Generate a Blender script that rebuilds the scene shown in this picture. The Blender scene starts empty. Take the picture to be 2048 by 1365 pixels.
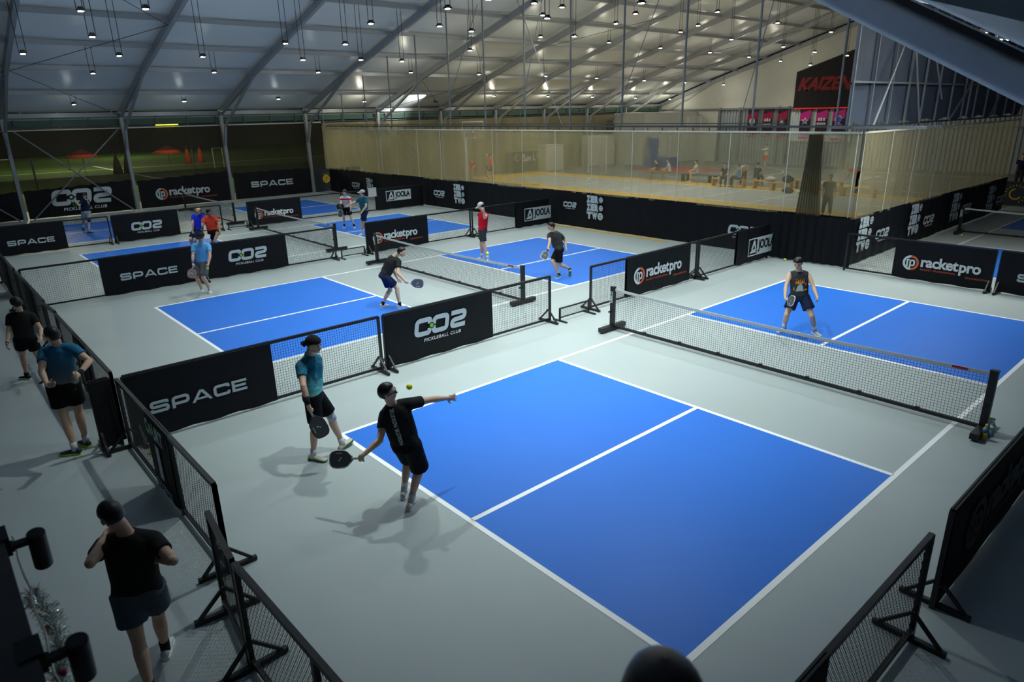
import bpy, bmesh, math, random
from mathutils import Vector, Matrix
random.seed(7)
R = math.radians
S = bpy.context.scene
C = S.collection
# ---------------------------------------------------------------- camera
cd = bpy.data.cameras.new('camera'); cam = bpy.data.objects.new('camera', cd); C.objects.link(cam)
cd.sensor_width = 36; cd.sensor_fit = 'HORIZONTAL'; cd.lens = 23.821; cd.clip_start = 0.05; cd.clip_end = 400
_r = Vector((0.66432, 0.747162, -0.020693)); _u = Vector((-0.226656, 0.227753, 0.946972)); _f = Vector((-0.712254, 0.624402, -0.32065))
cam.matrix_world = Matrix(((_r.x, _u.x, -_f.x, 8.583), (_r.y, _u.y, -_f.y, -4.0436), (_r.z, _u.z, -_f.z, 4.4942), (0, 0, 0, 1)))
S.camera = cam
cd.dof.use_dof = True; cd.dof.focus_distance = 10.5; cd.dof.aperture_fstop = 2.8
# ---------------------------------------------------------------- exposure, night world
S.view_settings.view_transform = 'Standard'; S.view_settings.look = 'None'
S.view_settings.gamma = 1; S.view_settings.use_curve_mapping = False
S.view_settings.exposure = 0.0
w = bpy.data.worlds.new('night'); S.world = w; w.use_nodes = True
w.node_tree.nodes['Background'].inputs[0].default_value = (0.30, 0.33, 0.36, 1)
w.node_tree.nodes['Background'].inputs[1].default_value = 0.02
# ---------------------------------------------------------------- hung floodlights: (x, y, z, watts, tint) lists used by the lamp builder below
COOL = (0.90, 1.0, 0.97)
LAMP_W = 95
# lamps over the courts that hang above the frame, same fixtures as the visible rows
COURT_LAMPS = []
for _y, _wy in ((1.3, .60), (5.4, 1.25), (10.2, .95), (14.6, .5)):
    for _x, _wx in ((-10.4, .85), (-6.2, 1.0), (-1.9, 1.35), (1.9, 1.0)):
        COURT_LAMPS.append((_x, _y, 7.6 if _x < 0 else 6.9, 660*_wx*_wy*(1.55 if -3 < _x < 3 and _y < 9 else 1)))
HALL_LAMPS = [  # seen in the photograph: x, y, z
 (-29.5,2.85,5.21),(-29.5,7.71,5.31),(-29.5,12.66,5.40),(-29.5,17.99,5.23),(-29.5,28.18,5.52),(-29.5,33.41,5.48),(-29.5,38.31,5.43),(-29.5,43.66,5.33),(-29.5,48.4,5.23),
 (-24.3,2.8,6.27),(-24.3,7.57,6.4),(-24.3,12.57,6.49),(-24.3,17.96,6.58),(-24.3,22.68,6.57),(-24.3,28.09,6.56),(-24.3,32.91,6.50),(-24.3,38.04,6.41),(-24.3,43.1,6.32),(-24.3,48.5,6.21),
 (-19,-0.15,6.53),(-19,2.6,6.56),(-19,5.37,6.61),(-19,9.28,6.62),(-19,11.92,6.70),(-19,13.98,6.70),(-19,17.87,7.29),(-19,22.56,8.11),(-19,32.75,7.98),(-19,27.95,8.08),(-19,38.13,7.91),(-19,43.04,7.79),(-19,47.53,7.65),
 (-14,0.67,7.26),(-16,1.25,6.83),(-14,2.3,7.43),(-17,7.7,7.0),(-17,10.14,7.08),(-14,9.54,7.48),(-14,12.48,7.56),(-14,14.0,7.47),(-12,13.24,8.28),(-12,15.48,8.34),(-14,17.88,8.29),(-12,16.99,8.31),(-14,19.8,7.57),
 (-14,22.61,8.26),(-12,21.53,8.38),(-12,21.88,8.95),(-14,27.7,8.16),(-14,29.22,8.55),(-12,27.84,8.89),(-14,32.51,8.03),(-12,33.71,8.75),(-14,38.35,7.89),(-12,40.17,8.63),(-14,42.49,7.74),(-12,42.76,7.41),(-14,42.1,6.95),
 (2.2,14.88,6.18),(2.2,16.1,6.2),(2.6,16.3,6.05),(2.6,17.1,6.09),(3,16.93,5.9),(3,17.92,5.95)]
# ---------------------------------------------------------------- helpers
def nod(m): return m.node_tree.nodes, m.node_tree.links
def mat(name, col, rough=.6, metal=0., spec=.4, bump=None, var=0., vscale=3., emit=None, es=0., coat=0.):
    """procedural principled material: noise variation of the base colour and a noise bump"""
    m = bpy.data.materials.new(name); m.use_nodes = True
    n, l = nod(m); b = n['Principled BSDF']
    b.inputs['Base Color'].default_value = (*col, 1); b.inputs['Roughness'].default_value = rough
    b.inputs['Metallic'].default_value = metal; b.inputs['Specular IOR Level'].default_value = spec
    if coat: b.inputs['Coat Weight'].default_value = coat
    if emit: b.inputs['Emission Color'].default_value = (*emit, 1); b.inputs['Emission Strength'].default_value = es
    tc = n.new('ShaderNodeTexCoord')
    if var:
        t = n.new('ShaderNodeTexNoise'); t.inputs['Scale'].default_value = vscale; t.inputs['Detail'].default_value = 5
        l.new(tc.outputs['Object'], t.inputs['Vector'])
        mx = n.new('ShaderNodeMix'); mx.data_type = 'RGBA'
        mx.inputs[6].default_value = (*[c*(1-var) for c in col], 1); mx.inputs[7].default_value = (*[min(1, c*(1+var)) for c in col], 1)
        l.new(t.outputs['Fac'], mx.inputs[0]); l.new(mx.outputs[2], b.inputs['Base Color'])
    if bump:
        t = n.new('ShaderNodeTexNoise'); t.inputs['Scale'].default_value = bump[0]; t.inputs['Detail'].default_value = 4
        l.new(tc.outputs['Object'], t.inputs['Vector'])
        bp = n.new('ShaderNodeBump'); bp.inputs['Strength'].default_value = bump[1]; bp.inputs['Distance'].default_value = .02
        l.new(t.outputs['Fac'], bp.inputs['Height']); l.new(bp.outputs['Normal'], b.inputs['Normal'])
    return m
def sheer(name, col, alpha, rough=.7, folds=0., warm=None):
    """see-through woven mesh: part of the light passes straight, the rest is scattered on both sides"""
    m = bpy.data.materials.new(name); m.use_nodes = True
    n, l = nod(m); n.remove(n['Principled BSDF']); out = n['Material Output']
    tr = n.new('ShaderNodeBsdfTransparent'); df = n.new('ShaderNodeBsdfDiffuse'); tl = n.new('ShaderNodeBsdfTranslucent')
    df.inputs[0].default_value = (*col, 1); tl.inputs[0].default_value = (*(warm or col), 1)
    a = n.new('ShaderNodeMixShader'); a.inputs[0].default_value = .45; l.new(df.outputs[0], a.inputs[1]); l.new(tl.outputs[0], a.inputs[2])
    mx = n.new('ShaderNodeMixShader'); l.new(tr.outputs[0], mx.inputs[1]); l.new(a.outputs[0], mx.inputs[2])
    tc = n.new('ShaderNodeTexCoord'); t = n.new('ShaderNodeTexNoise'); mp = n.new('ShaderNodeMapping')
    mp.inputs['Scale'].default_value = (1.6, 1.6, .12); t.inputs['Scale'].default_value = 1.0; t.inputs['Detail'].default_value = 6
    l.new(tc.outputs['Object'], mp.inputs[0]); l.new(mp.outputs[0], t.inputs['Vector'])
    mr = n.new('ShaderNodeMapRange'); mr.inputs[3].default_value = alpha-folds; mr.inputs[4].default_value = min(1, alpha+folds)
    mr.inputs[1].default_value = .3; mr.inputs[2].default_value = .7
    l.new(t.outputs['Fac'], mr.inputs[0]); l.new(mr.outputs[0], mx.inputs[0]); l.new(mx.outputs[0], out.inputs['Surface'])
    return m
class MB:
    def __init__(s): s.v = []; s.f = []; s.m = []
    def add(s, vs, fs, mi=0):
        o = len(s.v); s.v += [tuple(v) for v in vs]; s.f += [tuple(i+o for i in f) for f in fs]; s.m += [mi]*len(fs)
    def box(s, c, d, mi=0, M=None):
        x, y, z = d[0]/2, d[1]/2, d[2]/2
        vs = [Vector((a*x, b*y, e*z)) for a in (-1, 1) for b in (-1, 1) for e in (-1, 1)]
        if M: vs = [M @ v for v in vs]
        s.add([v+Vector(c) for v in vs], [(0,1,3,2),(4,6,7,5),(0,4,5,1),(2,3,7,6),(0,2,6,4),(1,5,7,3)], mi)
    def bar(s, a, b, w, h, mi=0, up=(0,0,1)):
        a = Vector(a); b = Vector(b); d = (b-a); L = d.length
        if L < 1e-6: return
        d.normalize(); u = Vector(up)
        if abs(d.dot(u)) > .98: u = Vector((1, 0, 0))
        r = d.cross(u).normalized(); u = r.cross(d)
        q = [(r*(w/2*i)+u*(h/2*j)) for i, j in ((-1,-1),(1,-1),(1,1),(-1,1))]
        s.add([a+p for p in q]+[b+p for p in q], [(3,2,1,0),(4,5,6,7),(0,1,5,4),(1,2,6,5),(2,3,7,6),(3,0,4,7)], mi)
    def tube(s, pts, r, n=8, mi=0, caps=True, rs=None):
        pts = [Vector(p) for p in pts]; o = len(s.v); k = len(pts); prev = None
        for i, p in enumerate(pts):
            d = (pts[min(i+1, k-1)]-pts[max(i-1, 0)])
            d = d.normalized() if d.length > 1e-9 else Vector((0,0,1))
            if prev is None: a = d.orthogonal().normalized()
            else:
                a = prev-d*prev.dot(d); a = a.normalized() if a.length > 1e-6 else d.orthogonal().normalized()
            prev = a; b = d.cross(a); rr = rs[i] if rs else r
            for j in range(n):
                t = 2*math.pi*j/n; s.v.append(tuple(p+(a*math.cos(t)+b*math.sin(t))*rr))
        for i in range(k-1):
            for j in range(n):
                j2 = (j+1) % n; s.f.append((o+i*n+j, o+i*n+j2, o+(i+1)*n+j2, o+(i+1)*n+j)); s.m.append(mi)
        if caps:
            s.f.append(tuple(o+j for j in reversed(range(n)))); s.m.append(mi)
            s.f.append(tuple(o+(k-1)*n+j for j in range(n))); s.m.append(mi)
    def sphere(s, c, r, n=12, mi=0, sc=(1,1,1), M=None):
        o = len(s.v); c = Vector(c); rows = n//2+1
        for i in range(rows):
            th = math.pi*i/(rows-1)
            for j in range(n):
                ph = 2*math.pi*j/n
                v = Vector((math.sin(th)*math.cos(ph)*r*sc[0], math.sin(th)*math.sin(ph)*r*sc[1], math.cos(th)*r*sc[2]))
                if M: v = M @ v
                s.v.append(tuple(c+v))
        for i in range(rows-1):
            for j in range(n):
                j2 = (j+1) % n; s.f.append((o+i*n+j, o+(i+1)*n+j, o+(i+1)*n+j2, o+i*n+j2)); s.m.append(mi)
    def lathe(s, c, prof, n=16, mi=0, M=None):
        o = len(s.v); c = Vector(c)
        for r, z in prof:
            for j in range(n):
                t = 2*math.pi*j/n; v = Vector((r*math.cos(t), r*math.sin(t), z))
                if M: v = M @ v
                s.v.append(tuple(c+v))
        for i in range(len(prof)-1):
            for j in range(n):
                j2 = (j+1) % n; s.f.append((o+i*n+j, o+i*n+j2, o+(i+1)*n+j2, o+(i+1)*n+j)); s.m.append(mi)
        s.f.append(tuple(o+j for j in reversed(range(n)))); s.m.append(mi)
        k = len(prof)-1; s.f.append(tuple(o+k*n+j for j in range(n))); s.m.append(mi)
    def plate(s, ps, t, nrm, mi=0):
        """flat polygon ps given thickness t along nrm"""
        n = Vector(nrm); ps = [Vector(p) for p in ps]; k = len(ps)
        s.add(ps+[p+n*t for p in ps], [tuple(reversed(range(k))), tuple(range(k, 2*k))]+[(i, (i+1) % k, k+(i+1) % k, k+i) for i in range(k)], mi)
def mesh_obj(name, mb, mats, parent=None, smooth=False, loc=None):
    me = bpy.data.meshes.new(name); me.from_pydata(mb.v, [], mb.f)
    if not isinstance(mats, (list, tuple)): mats = [mats]
    for x in mats: me.materials.append(x)
    if len(mats) > 1: me.polygons.foreach_set('material_index', mb.m)
    if smooth: me.polygons.foreach_set('use_smooth', [True]*len(me.polygons))
    me.update()
    o = bpy.data.objects.new(name, me); C.objects.link(o)
    if parent: o.parent = parent
    if loc: o.location = loc
    return o
def tag(o, label, cat, group=None, kind=None):
    o['label'] = label; o['category'] = cat
    if group: o['group'] = group
    if kind: o['kind'] = kind
    return o
def thing(name, label, cat, loc=(0,0,0), rz=0., group=None):
    o = bpy.data.objects.new(name, None); C.objects.link(o); o.empty_display_size = .1
    o.location = loc; o.rotation_euler = (0, 0, rz); return tag(o, label, cat, group)
def struct(name, mb, mats, label=None, smooth=False):
    o = mesh_obj(name, mb, mats, smooth=smooth); o['kind'] = 'structure'
    if label: o['label'] = label
    return o
def dup(root, loc=None, rz=None, label=None, group=None):
    def cp(o, par):
        c = o.copy(); C.objects.link(c); c.parent = par
        for ch in o.children: cp(ch, c)
        return c
    c = cp(root, None)
    if loc is not None: c.location = loc
    if rz is not None: c.rotation_euler = (0, 0, rz)
    if label: c['label'] = label
    if group: c['group'] = group
    return c
# ---------------------------------------------------------------- materials
M = {}
M['floor'] = mat('grey acrylic floor', (.37,.42,.42), .45, spec=.3, bump=(60,.05), var=.06, vscale=.7)
M['floor_dark'] = mat('dark grey sports floor', (.13,.145,.14), .4, bump=(60,.05), var=.08, vscale=.7)
M['blue'] = mat('blue court paint', (.022,.165,.66), .45, spec=.25, bump=(60,.05), var=.06, vscale=.7)
M['line'] = mat('white line paint', (.92,.93,.92), .5)
M['yellow'] = mat('yellow court paint', (.62,.40,.05), .5, var=.06)
M['red_paint'] = mat('red court paint', (.35,.03,.025), .5, var=.06)
M['black_metal'] = mat('black powder coat', (.012,.013,.014), .38, bump=(200,.1))
M['net_black'] = mat('black net string', (.012,.014,.016), .7)
M['tape'] = mat('white net tape', (.5,.53,.53), .6, bump=(50,.1))
M['banner'] = mat('black vinyl banner', (.006,.007,.010), .6, spec=.2, bump=(5,.35), var=.15, vscale=2)
M['print'] = mat('pale grey print', (.52,.60,.64), .6)
M['print_w'] = mat('white print', (.72,.76,.78), .6)
M['print_dim'] = mat('dim grey print', (.10,.105,.11), .6)
M['orange'] = mat('orange print', (.70,.13,.05), .6)
M['green_dot'] = mat('green print', (.17,.55,.05), .6)
M['gold'] = mat('golden print', (.65,.42,.03), .6)
M['alu'] = mat('grey aluminium', (.34,.36,.38), .4, metal=.35, bump=(30,.05))
M['alu_dark'] = mat('dull grey aluminium', (.20,.215,.23), .5, metal=.3)
M['steel'] = mat('dark steel tube', (.10,.11,.115), .45, metal=.5)
M['wire'] = mat('dark steel cable', (.03,.035,.04), .5, metal=.3)
M['ceiling'] = mat('grey white tent membrane', (.74,.78,.78), .32, spec=.4, bump=(.8,.12), var=.05, vscale=.3)
M['white_wall'] = mat('white wall panel', (.55,.56,.50), .7, var=.08)
M['navy_wall'] = mat('slate blue membrane', (.055,.07,.10), .6, bump=(1.5,.2), var=.1)
M['corr'] = mat('corrugated grey sheet', (.33,.37,.40), .5, metal=.2)
M['green_sheet'] = mat('dark green plastic sheet', (.05,.12,.09), .6)
M['curtain'] = sheer('beige mesh curtain', (.64,.58,.33), .40, folds=.06, warm=(.62,.54,.26))
M['hall_mesh'] = sheer('dark shade mesh', (.085,.08,.062), .40, folds=.06)
M['hall_mesh2'] = sheer('pale shade mesh', (.42,.39,.25), .80, folds=.08)
M['hem'] = mat('white curtain hem', (.66,.66,.55), .7)
M['wood'] = mat('yellow bench wood', (.60,.33,.08), .5, var=.15, vscale=8)
M['lamp_body'] = mat('black lamp housing', (.01,.01,.01), .35)
M['lamp_glass'] = mat('lit lamp glass', (1,1,1), .3, emit=(.9,.97,1.), es=110)
M['rubber'] = mat('black rubber', (.01,.01,.01), .7)
M['ball'] = mat('yellow pickleball plastic', (.90,.95,.05), .4)
M['grass'] = mat('green turf', (.06,.13,.015), .9, var=.3, vscale=5)
M['curtain_thick'] = sheer('dark gathered mesh', (.16,.145,.085), .80, folds=.1)
M['membrane_gloss'] = mat('glossy grey PVC cover', (.46,.47,.48), .34, spec=.5, bump=(2.5,.5), var=.08)
M['banner_navy'] = mat('dark navy vinyl', (.02,.03,.045), .5, bump=(4,.3))
M['black_cloth'] = mat('black banner cloth', (.012,.010,.012), .8)
M['red_print'] = mat('red brush print', (.20,.012,.012), .7)
M['red_light'] = mat('lit red strip', (.8,.02,.01), .5, emit=(1,.03,.02), es=.5)
M['magenta'] = mat('magenta emissive print', (.50,.012,.20), .6, emit=(.4,.01,.17), es=.12)  # weak emission added to the print's own magenta
M['darkpurple'] = mat('dark purple print', (.035,.012,.03), .7)
M['crimson'] = mat('crimson print', (.35,.01,.06), .7)
M['blue_print'] = mat('blue print', (.05,.15,.6), .7)
M['pink_print'] = mat('pink print', (.75,.15,.45), .7)
M['lime_print'] = mat('lime print', (.40,.70,.03), .7)
M['yellow_print'] = mat('yellow print', (.75,.60,.02), .7)
M['hoop_blue'] = mat('blue pad vinyl', (.03,.09,.38), .5); M['hoop_white'] = mat('white painted steel', (.6,.62,.6), .5); M['board_glass'] = sheer('clear backboard', (.5,.55,.55), .22)
M['hall_dark'] = sheer('dense dark shade mesh', (.06,.058,.045), .78)
M['lit_sheet'] = mat('corrugated sheet with painted light', (.62,.72,.74), .4)
M['cab'] = mat('pale cabinet sheet', (.42,.44,.36), .6); M['tent_red'] = mat('red canopy cloth', (.55,.06,.03), .8)
M['drink_yellow'] = mat('yellow drink', (.55,.50,.02), .25); M['drink_blue'] = mat('pale blue bottle', (.20,.36,.48), .2)
M['rail_black'] = mat('black painted rail', (.012,.013,.014), .5, bump=(8,.2), var=.3); M['spot_black'] = mat('satin black spotlight', (.006,.0065,.007), .42)
M['tinsel'] = mat('silver tinsel foil', (.75,.78,.72), .12, metal=1.)
M['yellow_glow'] = mat('yellow lit tube', (.8,.7,.05), .5, emit=(.8,.75,.05), es=2.)
# ---------------------------------------------------------------- flat lettering (vector shapes, z = 0, units of letter height)
_tc = {}
def text2d(body, off=0., shear=0., sp=1.):
    k = (body, off, shear, sp)
    if k in _tc: return _tc[k]
    cu = bpy.data.curves.new('t', 'FONT'); cu.body = body; cu.size = 1; cu.offset = off; cu.shear = shear
    cu.space_character = sp; cu.resolution_u = 3; cu.fill_mode = 'FRONT'
    ob = bpy.data.objects.new('t', cu); C.objects.link(ob)
    dg = bpy.context.evaluated_depsgraph_get(); e = ob.evaluated_get(dg); me = e.to_mesh()
    v = [(p.co.x, p.co.y) for p in me.vertices]; f = [tuple(p.vertices) for p in me.polygons]
    e.to_mesh_clear(); bpy.data.objects.remove(ob); bpy.data.curves.remove(cu)
    x0 = min(a for a, b in v); x1 = max(a for a, b in v); y0 = min(b for a, b in v); y1 = max(b for a, b in v)
    r = ([((a-x0)/(x1-x0), (b-y0)/(y1-y0)) for a, b in v], f); _tc[k] = r; return r
def fit(g, x, y, w, h, mk, sk=0.):
    """place normalised glyph mesh in box x,y,w,h"""
    v, f = g; return ([(x+a*w+sk*b*h, y+b*h) for a, b in v], f, mk)
def stroke(pts, wd, rad=.15, close=False, mk='print', sk=0., ox=0., oy=0., sx=1., sy=1.):
    """thick line with rounded corners"""
    P = [Vector((a, b)) for a, b in pts]; out = []; n = len(P)
    idx = range(n) if close else range(1, n-1)
    if not close: out.append(P[0])
    for i in idx:
        a, b, c = P[i-1], P[i], P[(i+1) % n]
        d1 = (a-b); d2 = (c-b); rr = min(rad, d1.length*.49, d2.length*.49)
        p = b+d1.normalized()*rr; q = b+d2.normalized()*rr
        for t in (0, .2, .4, .6, .8, 1): out.append(p*(1-t)**2+b*2*t*(1-t)+q*t*t)
    if not close: out.append(P[-1])
    m = len(out); L = []; 
    for i, p in enumerate(out):
        if close: a, c = out[i-1], out[(i+1) % m]
        else: a, c = out[max(i-1, 0)], out[min(i+1, m-1)]
        d = (c-a).normalized(); nn = Vector((-d.y, d.x)); k = 1.
        if 0 < i < m-1 or close:
            e = (out[(i+1) % m]-p)
            if e.length > 1e-6: k = 1/max(.5, abs(nn.dot(Vector((-e.y, e.x)).normalized())))
        L.append((p+nn*wd/2*k, p-nn*wd/2*k))
    v = []; f = []
    for a, b in L: v += [a, b]
    for i in range(m if close else m-1):
        j = (i+1) % m; f.append((2*i, 2*i+1, 2*j+1, 2*j))
    return ([((x*sx+ox+sk*y*sy), y*sy+oy) for x, y in v], f, mk)
def disc(x, y, r, mk, n=20): return ([(x+r*math.cos(2*math.pi*i/n), y+r*math.sin(2*math.pi*i/n)) for i in range(n)], [tuple(range(n))], mk)
def arc(x, y, r, wd, a0, a1, mk, n=20):
    v = []; f = []
    for i in range(n+1):
        t = R(a0+(a1-a0)*i/n); v += [(x+(r+wd/2)*math.cos(t), y+(r+wd/2)*math.sin(t)), (x+(r-wd/2)*math.cos(t), y+(r-wd/2)*math.sin(t))]
    for i in range(n): f.append((2*i, 2*i+1, 2*i+3, 2*i+2))
    return (v, f, mk)
def poly(pts, mk): return (list(pts), [tuple(range(len(pts)))], mk)
def g_space(mk='print'):
    s = .245; g = []; x = 0
    def st(p, **k): g.append(stroke(p, s, rad=k.get('rad', .26), mk=mk, ox=x))
    st([(1.30,.70),(1.30,.878),(.122,.878),(.122,.5),(1.30,.5),(1.30,.122),(.122,.122),(.122,.32)]); x += 1.62
    st([(.12,0),(.12,.878),(1.25,.878),(1.25,.36),(.245,.36)]); x += 1.50
    g.append(poly([(x,0),(x+.25,0),(x+.82,.80),(x+.82,1),(x+.66,1)], mk)); g.append(poly([(x+.82,.80),(x+1.39,0),(x+1.64,0),(x+.98,1),(x+.82,1)], mk))
    g.append(poly([(x+.34,.18),(x+1.30,.18),(x+1.18,.36),(x+.46,.36)], mk)); x += 1.78
    st([(1.22,.66),(1.22,.878),(.105,.878),(.105,.105),(1.22,.105),(1.22,.34)]); x += 1.50
    g.append(poly([(x,0),(x+s,0),(x+s,1),(x,1)], mk))
    for yb_, le in ((0,1.26),(.39,1.18),(1-s*.9,1.26)): g.append(poly([(x+s,yb_),(x+le,yb_),(x+le,yb_+s*.9),(x+s,yb_+s*.9)], mk))
    return g, 7.66, 1.
def g_co2(dot=True, sub=True, mk='print', mw='print_w'):
    s = .26; sk = .16; g = []; oy = .34 if sub else 0
    def st(p, x, rad=.22, close=False): g.append(stroke(p, s, rad=rad, close=close, mk=mk, ox=x, oy=oy, sk=sk))
    st([(.98,.62),(.98,.87),(.13,.87),(.13,.13),(.98,.13),(.98,.38)], 0)
    st([(.13,.13),(.13,.87),(1.02,.87),(1.02,.13)], 1.12, close=True)
    st([(.02,.87),(.96,.87),(.96,.52),(.13,.46),(.13,.13),(1.04,.13)], 2.38, rad=.16)
    cx = 1.10+sk*.5; cy = oy+.5
    g.append(disc(cx, cy, .18, 'banner')); g.append(poly([(cx-.3,cy-.035),(cx+.34,cy-.035),(cx+.34,cy+.035),(cx-.3,cy+.035)], 'banner'))
    if dot: g.append(disc(cx, cy, .125, 'green_dot'))
    else: g.append(disc(cx, cy, .09, mk))
    if sub: g.append(fit(text2d('PICKLEBALL CLUB', .02, .2, 1.15), .62, .0, 2.5, .19, mw))
    return g, 3.6, 1.34 if sub else 1.
def g_racketpro(mk='print_w', mk2='orange'):
    g = []
    g.append(arc(.5, .42, .40, .13, 92, 268, mk)); g.append(arc(.5, .42, .40, .13, -88, 88, mk2))
    g.append(stroke([(.30,.10),(.30,.60),(.42,.60)], .10, mk=mk)); g.append(stroke([(.47,-.02),(.47,.58),(.70,.58),(.70,.26),(.47,.26)], .10, rad=.14, mk=mk))
    g.append(fit(text2d('racket', .03, 0, .95), 1.08, .24, 2.05, .66, mk))
    g.append(fit(text2d('pro', .03, 0, .95), 3.17, .03, 1.13, .66, mk))
    g.append(fit(text2d('RACKET PROFESSIONAL', .01, 0, 1.2), 1.08, .04, 1.95, .10, mk2))
    g.append(fit(text2d('ORGANIZATION', .01, 0, 1.2), 3.55, -.10, 1.25, .10, mk2))
    return g, 4.6, .9
def g_joola(mk='print'):
    g = [poly([(0,0),(2.9,0),(2.9,1),(0,1)], mk), poly([(.06,.07),(.92,.07),(.92,.93),(.06,.93)], 'banner')]
    g.append(poly([(.14,.16),(.86,.16),(.72,.36),(.40,.36)], mk)); g.append(poly([(.30,.38),(.46,.38),(.66,.72),(.52,.86)], mk)); g.append(poly([(.52,.86),(.66,.86),(.86,.30),(.72,.30)], mk))
    g.append(fit(text2d('JOOLA', .035, 0, .9), 1.03, .14, 1.76, .72, 'banner'))
    return g, 2.9, 1.
def g_zero(mk='print'):
    g = []
    for j, t in enumerate(('TWO', 'ZERO', 'ZERO')):
        n = len(t); w = 1.5/n; y = j*.56
        for i, c in enumerate(t):
            x = i*w
            if c == 'O':
                g.append(disc(x+w*.5, y+.25, min(w*.5, .25), mk, 16)); 
                for q in range(4): a = q*math.pi/2+.78; g.append(disc(x+w*.5+.1*math.cos(a), y+.25+.1*math.sin(a), .04, 'banner', 6))
            else: g.append(fit(text2d(c, .09), x, y, w*.97, .50, mk))
    return g, 1.5, 1.62
def g_text(t, mk, off=.02, ar=None, shear=0.):
    return [fit(text2d(t, off, shear), 0, 0, ar, 1, mk)], ar, 1.
def g_sun(mk='print_w', mg='gold'):
    g = [arc(.5, .5, .26, .07, 100, 330, mg)]
    for i in range(14):
        a = R(-60+i*19); c, s = math.cos(a), math.sin(a)
        g.append(poly([(.5+.40*c-.02*s,.5+.40*s+.02*c),(.5+.40*c+.02*s,.5+.40*s-.02*c),(.5+.5*c+.02*s,.5+.5*s-.02*c),(.5+.5*c-.02*s,.5+.5*s+.02*c)], mg))
    g.append(fit(text2d('Sun Life', .01), 1.25, .15, 2.6, .68, mk))
    return g, 3.9, 1.
def put(mb, mats, G, O, U, V, N, width, keymap=None, lift=.006):
    """print graphic G on a surface: O lower left, U right, V up, N out"""
    g, w, h = G; s = width/w; O = Vector(O); U = Vector(U); V = Vector(V); N = Vector(N)
    flip = U.cross(V).dot(N) < 0
    for k, (v, f, mk) in enumerate(g):
        mk = (keymap or {}).get(mk, mk)
        if M[mk] not in mats: mats.append(M[mk])
        base = lift+(.0012*k if lift else 0)
        mb.add([O+U*(a*s)+V*(b*s)+N*base for a, b in v], [tuple(reversed(q)) if flip else q for q in f], mats.index(M[mk]))
# ================================================================ floor and courts
mb = MB(); mb.box((-11.5, 22.5, -.1), (48, 69, .2)); floor = struct('floor', mb, M['floor'], 'grey acrylic sports floor')
def zone(name, x0, x1, y0, y1, z, m, par=floor):
    b = MB(); b.box(((x0+x1)/2, (y0+y1)/2, z/2), (x1-x0, y1-y0, z)); return mesh_obj(name, b, m, par)
def court(x0, y0, far=13.41):
    """blue service zones with white boundary lines painted on the floor"""
    n1, n2, xc = 4.597, 8.815, 3.13; b = MB()
    for a, e in ((0, n1), (n2, far)): b.box((x0+3.05, y0+(a+e)/2, .001), (6.08, e-a-.02, .002))
    s = mesh_obj('court_paint', b, M['blue'], floor); l = MB(); w = .068; z = .0035
    for x in (.034, 6.066): l.box((x0+x, y0+far/2, z/2), (w, far, z))
    for y in (.034, far-.034, n1, n2): l.box((x0+3.05, y0+y, z/2), (6.1-2*w+.02, w, z))
    for a, e in ((.06, n1-.035), (n2+.035, far-.06)): l.box((x0+xc, y0+(a+e)/2, z/2), (w, e-a, z))
    mesh_obj('court_lines', l, M['line'], s); return s
court(0, 0); court(-9.80, .07); court(-19.5, .18); court(-28.39, -.1, 13.3); court(1.64, 17.3)
# basketball floor behind the curtain
zone('basketball_floor', -31.7, .3, 16.3, 50, .002, M['floor_dark'])
b = MB(); z = .005
for x0, x1, y0, y1 in ((-31.6,.2,32.35,33.9), (-24,.2,25.5,26.8), (-31.6,-28.5,26.8,32.4), (-28.6,-23.6,26.3,27.7), (-3.2,-.5,26.8,32.4)): b.box(((x0+x1)/2, (y0+y1)/2, z/2), (x1-x0, y1-y0, z))
mesh_obj('yellow_border', b, M['yellow'], floor)
zone('grey_court', -28.4, -3.3, 26.8, 32.3, .004, M['floor'])
b = MB(); b.box((-8.6, 15.92, .002), (5.6, .22, .004)); mesh_obj('yellow_strip', b, M['yellow'], floor)
b = MB(); z = .007
for x in (-28.4, -21.5, -18, -15, -12, -9, -3.3): b.box((x, 29.55, z/2), (.06, 5.5, z))
b.box((-16, 32.3, z/2), (25, .06, z)); b.box((-10, 26.85, z/2), (14, .05, z)); b.box((-6.5, 29.4, z/2), (6.4, .05, z))
def ring(b, cx, cy, r, w, a0=0, a1=360, z=.007):
    n = 40; v = []
    for i in range(n+1):
        t = R(a0+(a1-a0)*i/n)
        v += [(cx+(r+w/2)*math.cos(t), cy+(r+w/2)*math.sin(t), z), (cx+(r-w/2)*math.cos(t), cy+(r-w/2)*math.sin(t), z)]
    b.add(v, [(2*i, 2*i+1, 2*i+3, 2*i+2) for i in range(n)])
ring(b, -25.6, 29.6, 2.8, .06, -90, 90); ring(b, -20.6, 41.5, 5.2, .06, -70, 70); ring(b, -20.2, 41.5, 1.8, .06)
for y in (36.2, 46.5): b.box((-12, y, z/2), (22, .06, z))
b.box((-9.5, 40, z/2), (.06, 9, z)); ring(b, -9.5, 41.5, 1.8, .06)
mesh_obj('basketball_lines', b, M['line'], floor)
zone('red_key', -26.5, -20.2, 39.2, 43.4, .005, M['red_paint']); zone('orange_patch', -9.5, -7.4, 36.4, 37.8, .005, M['yellow'])
for i in range(6): pass
# outside turf seen through the side wall
b = MB(); b.box((-75, 15, -.15), (86, 110, .1)); tf = struct('ground_turf', b, M['grass'], 'green artificial turf pitch outside the hall')
b = MB(); b.box((-70, 6, -.095), (.25, 60, .01)); b.box((-62, 12, -.095), (30, .25, .01)); mesh_obj('pitch_line', b, M['line'], tf)

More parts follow.
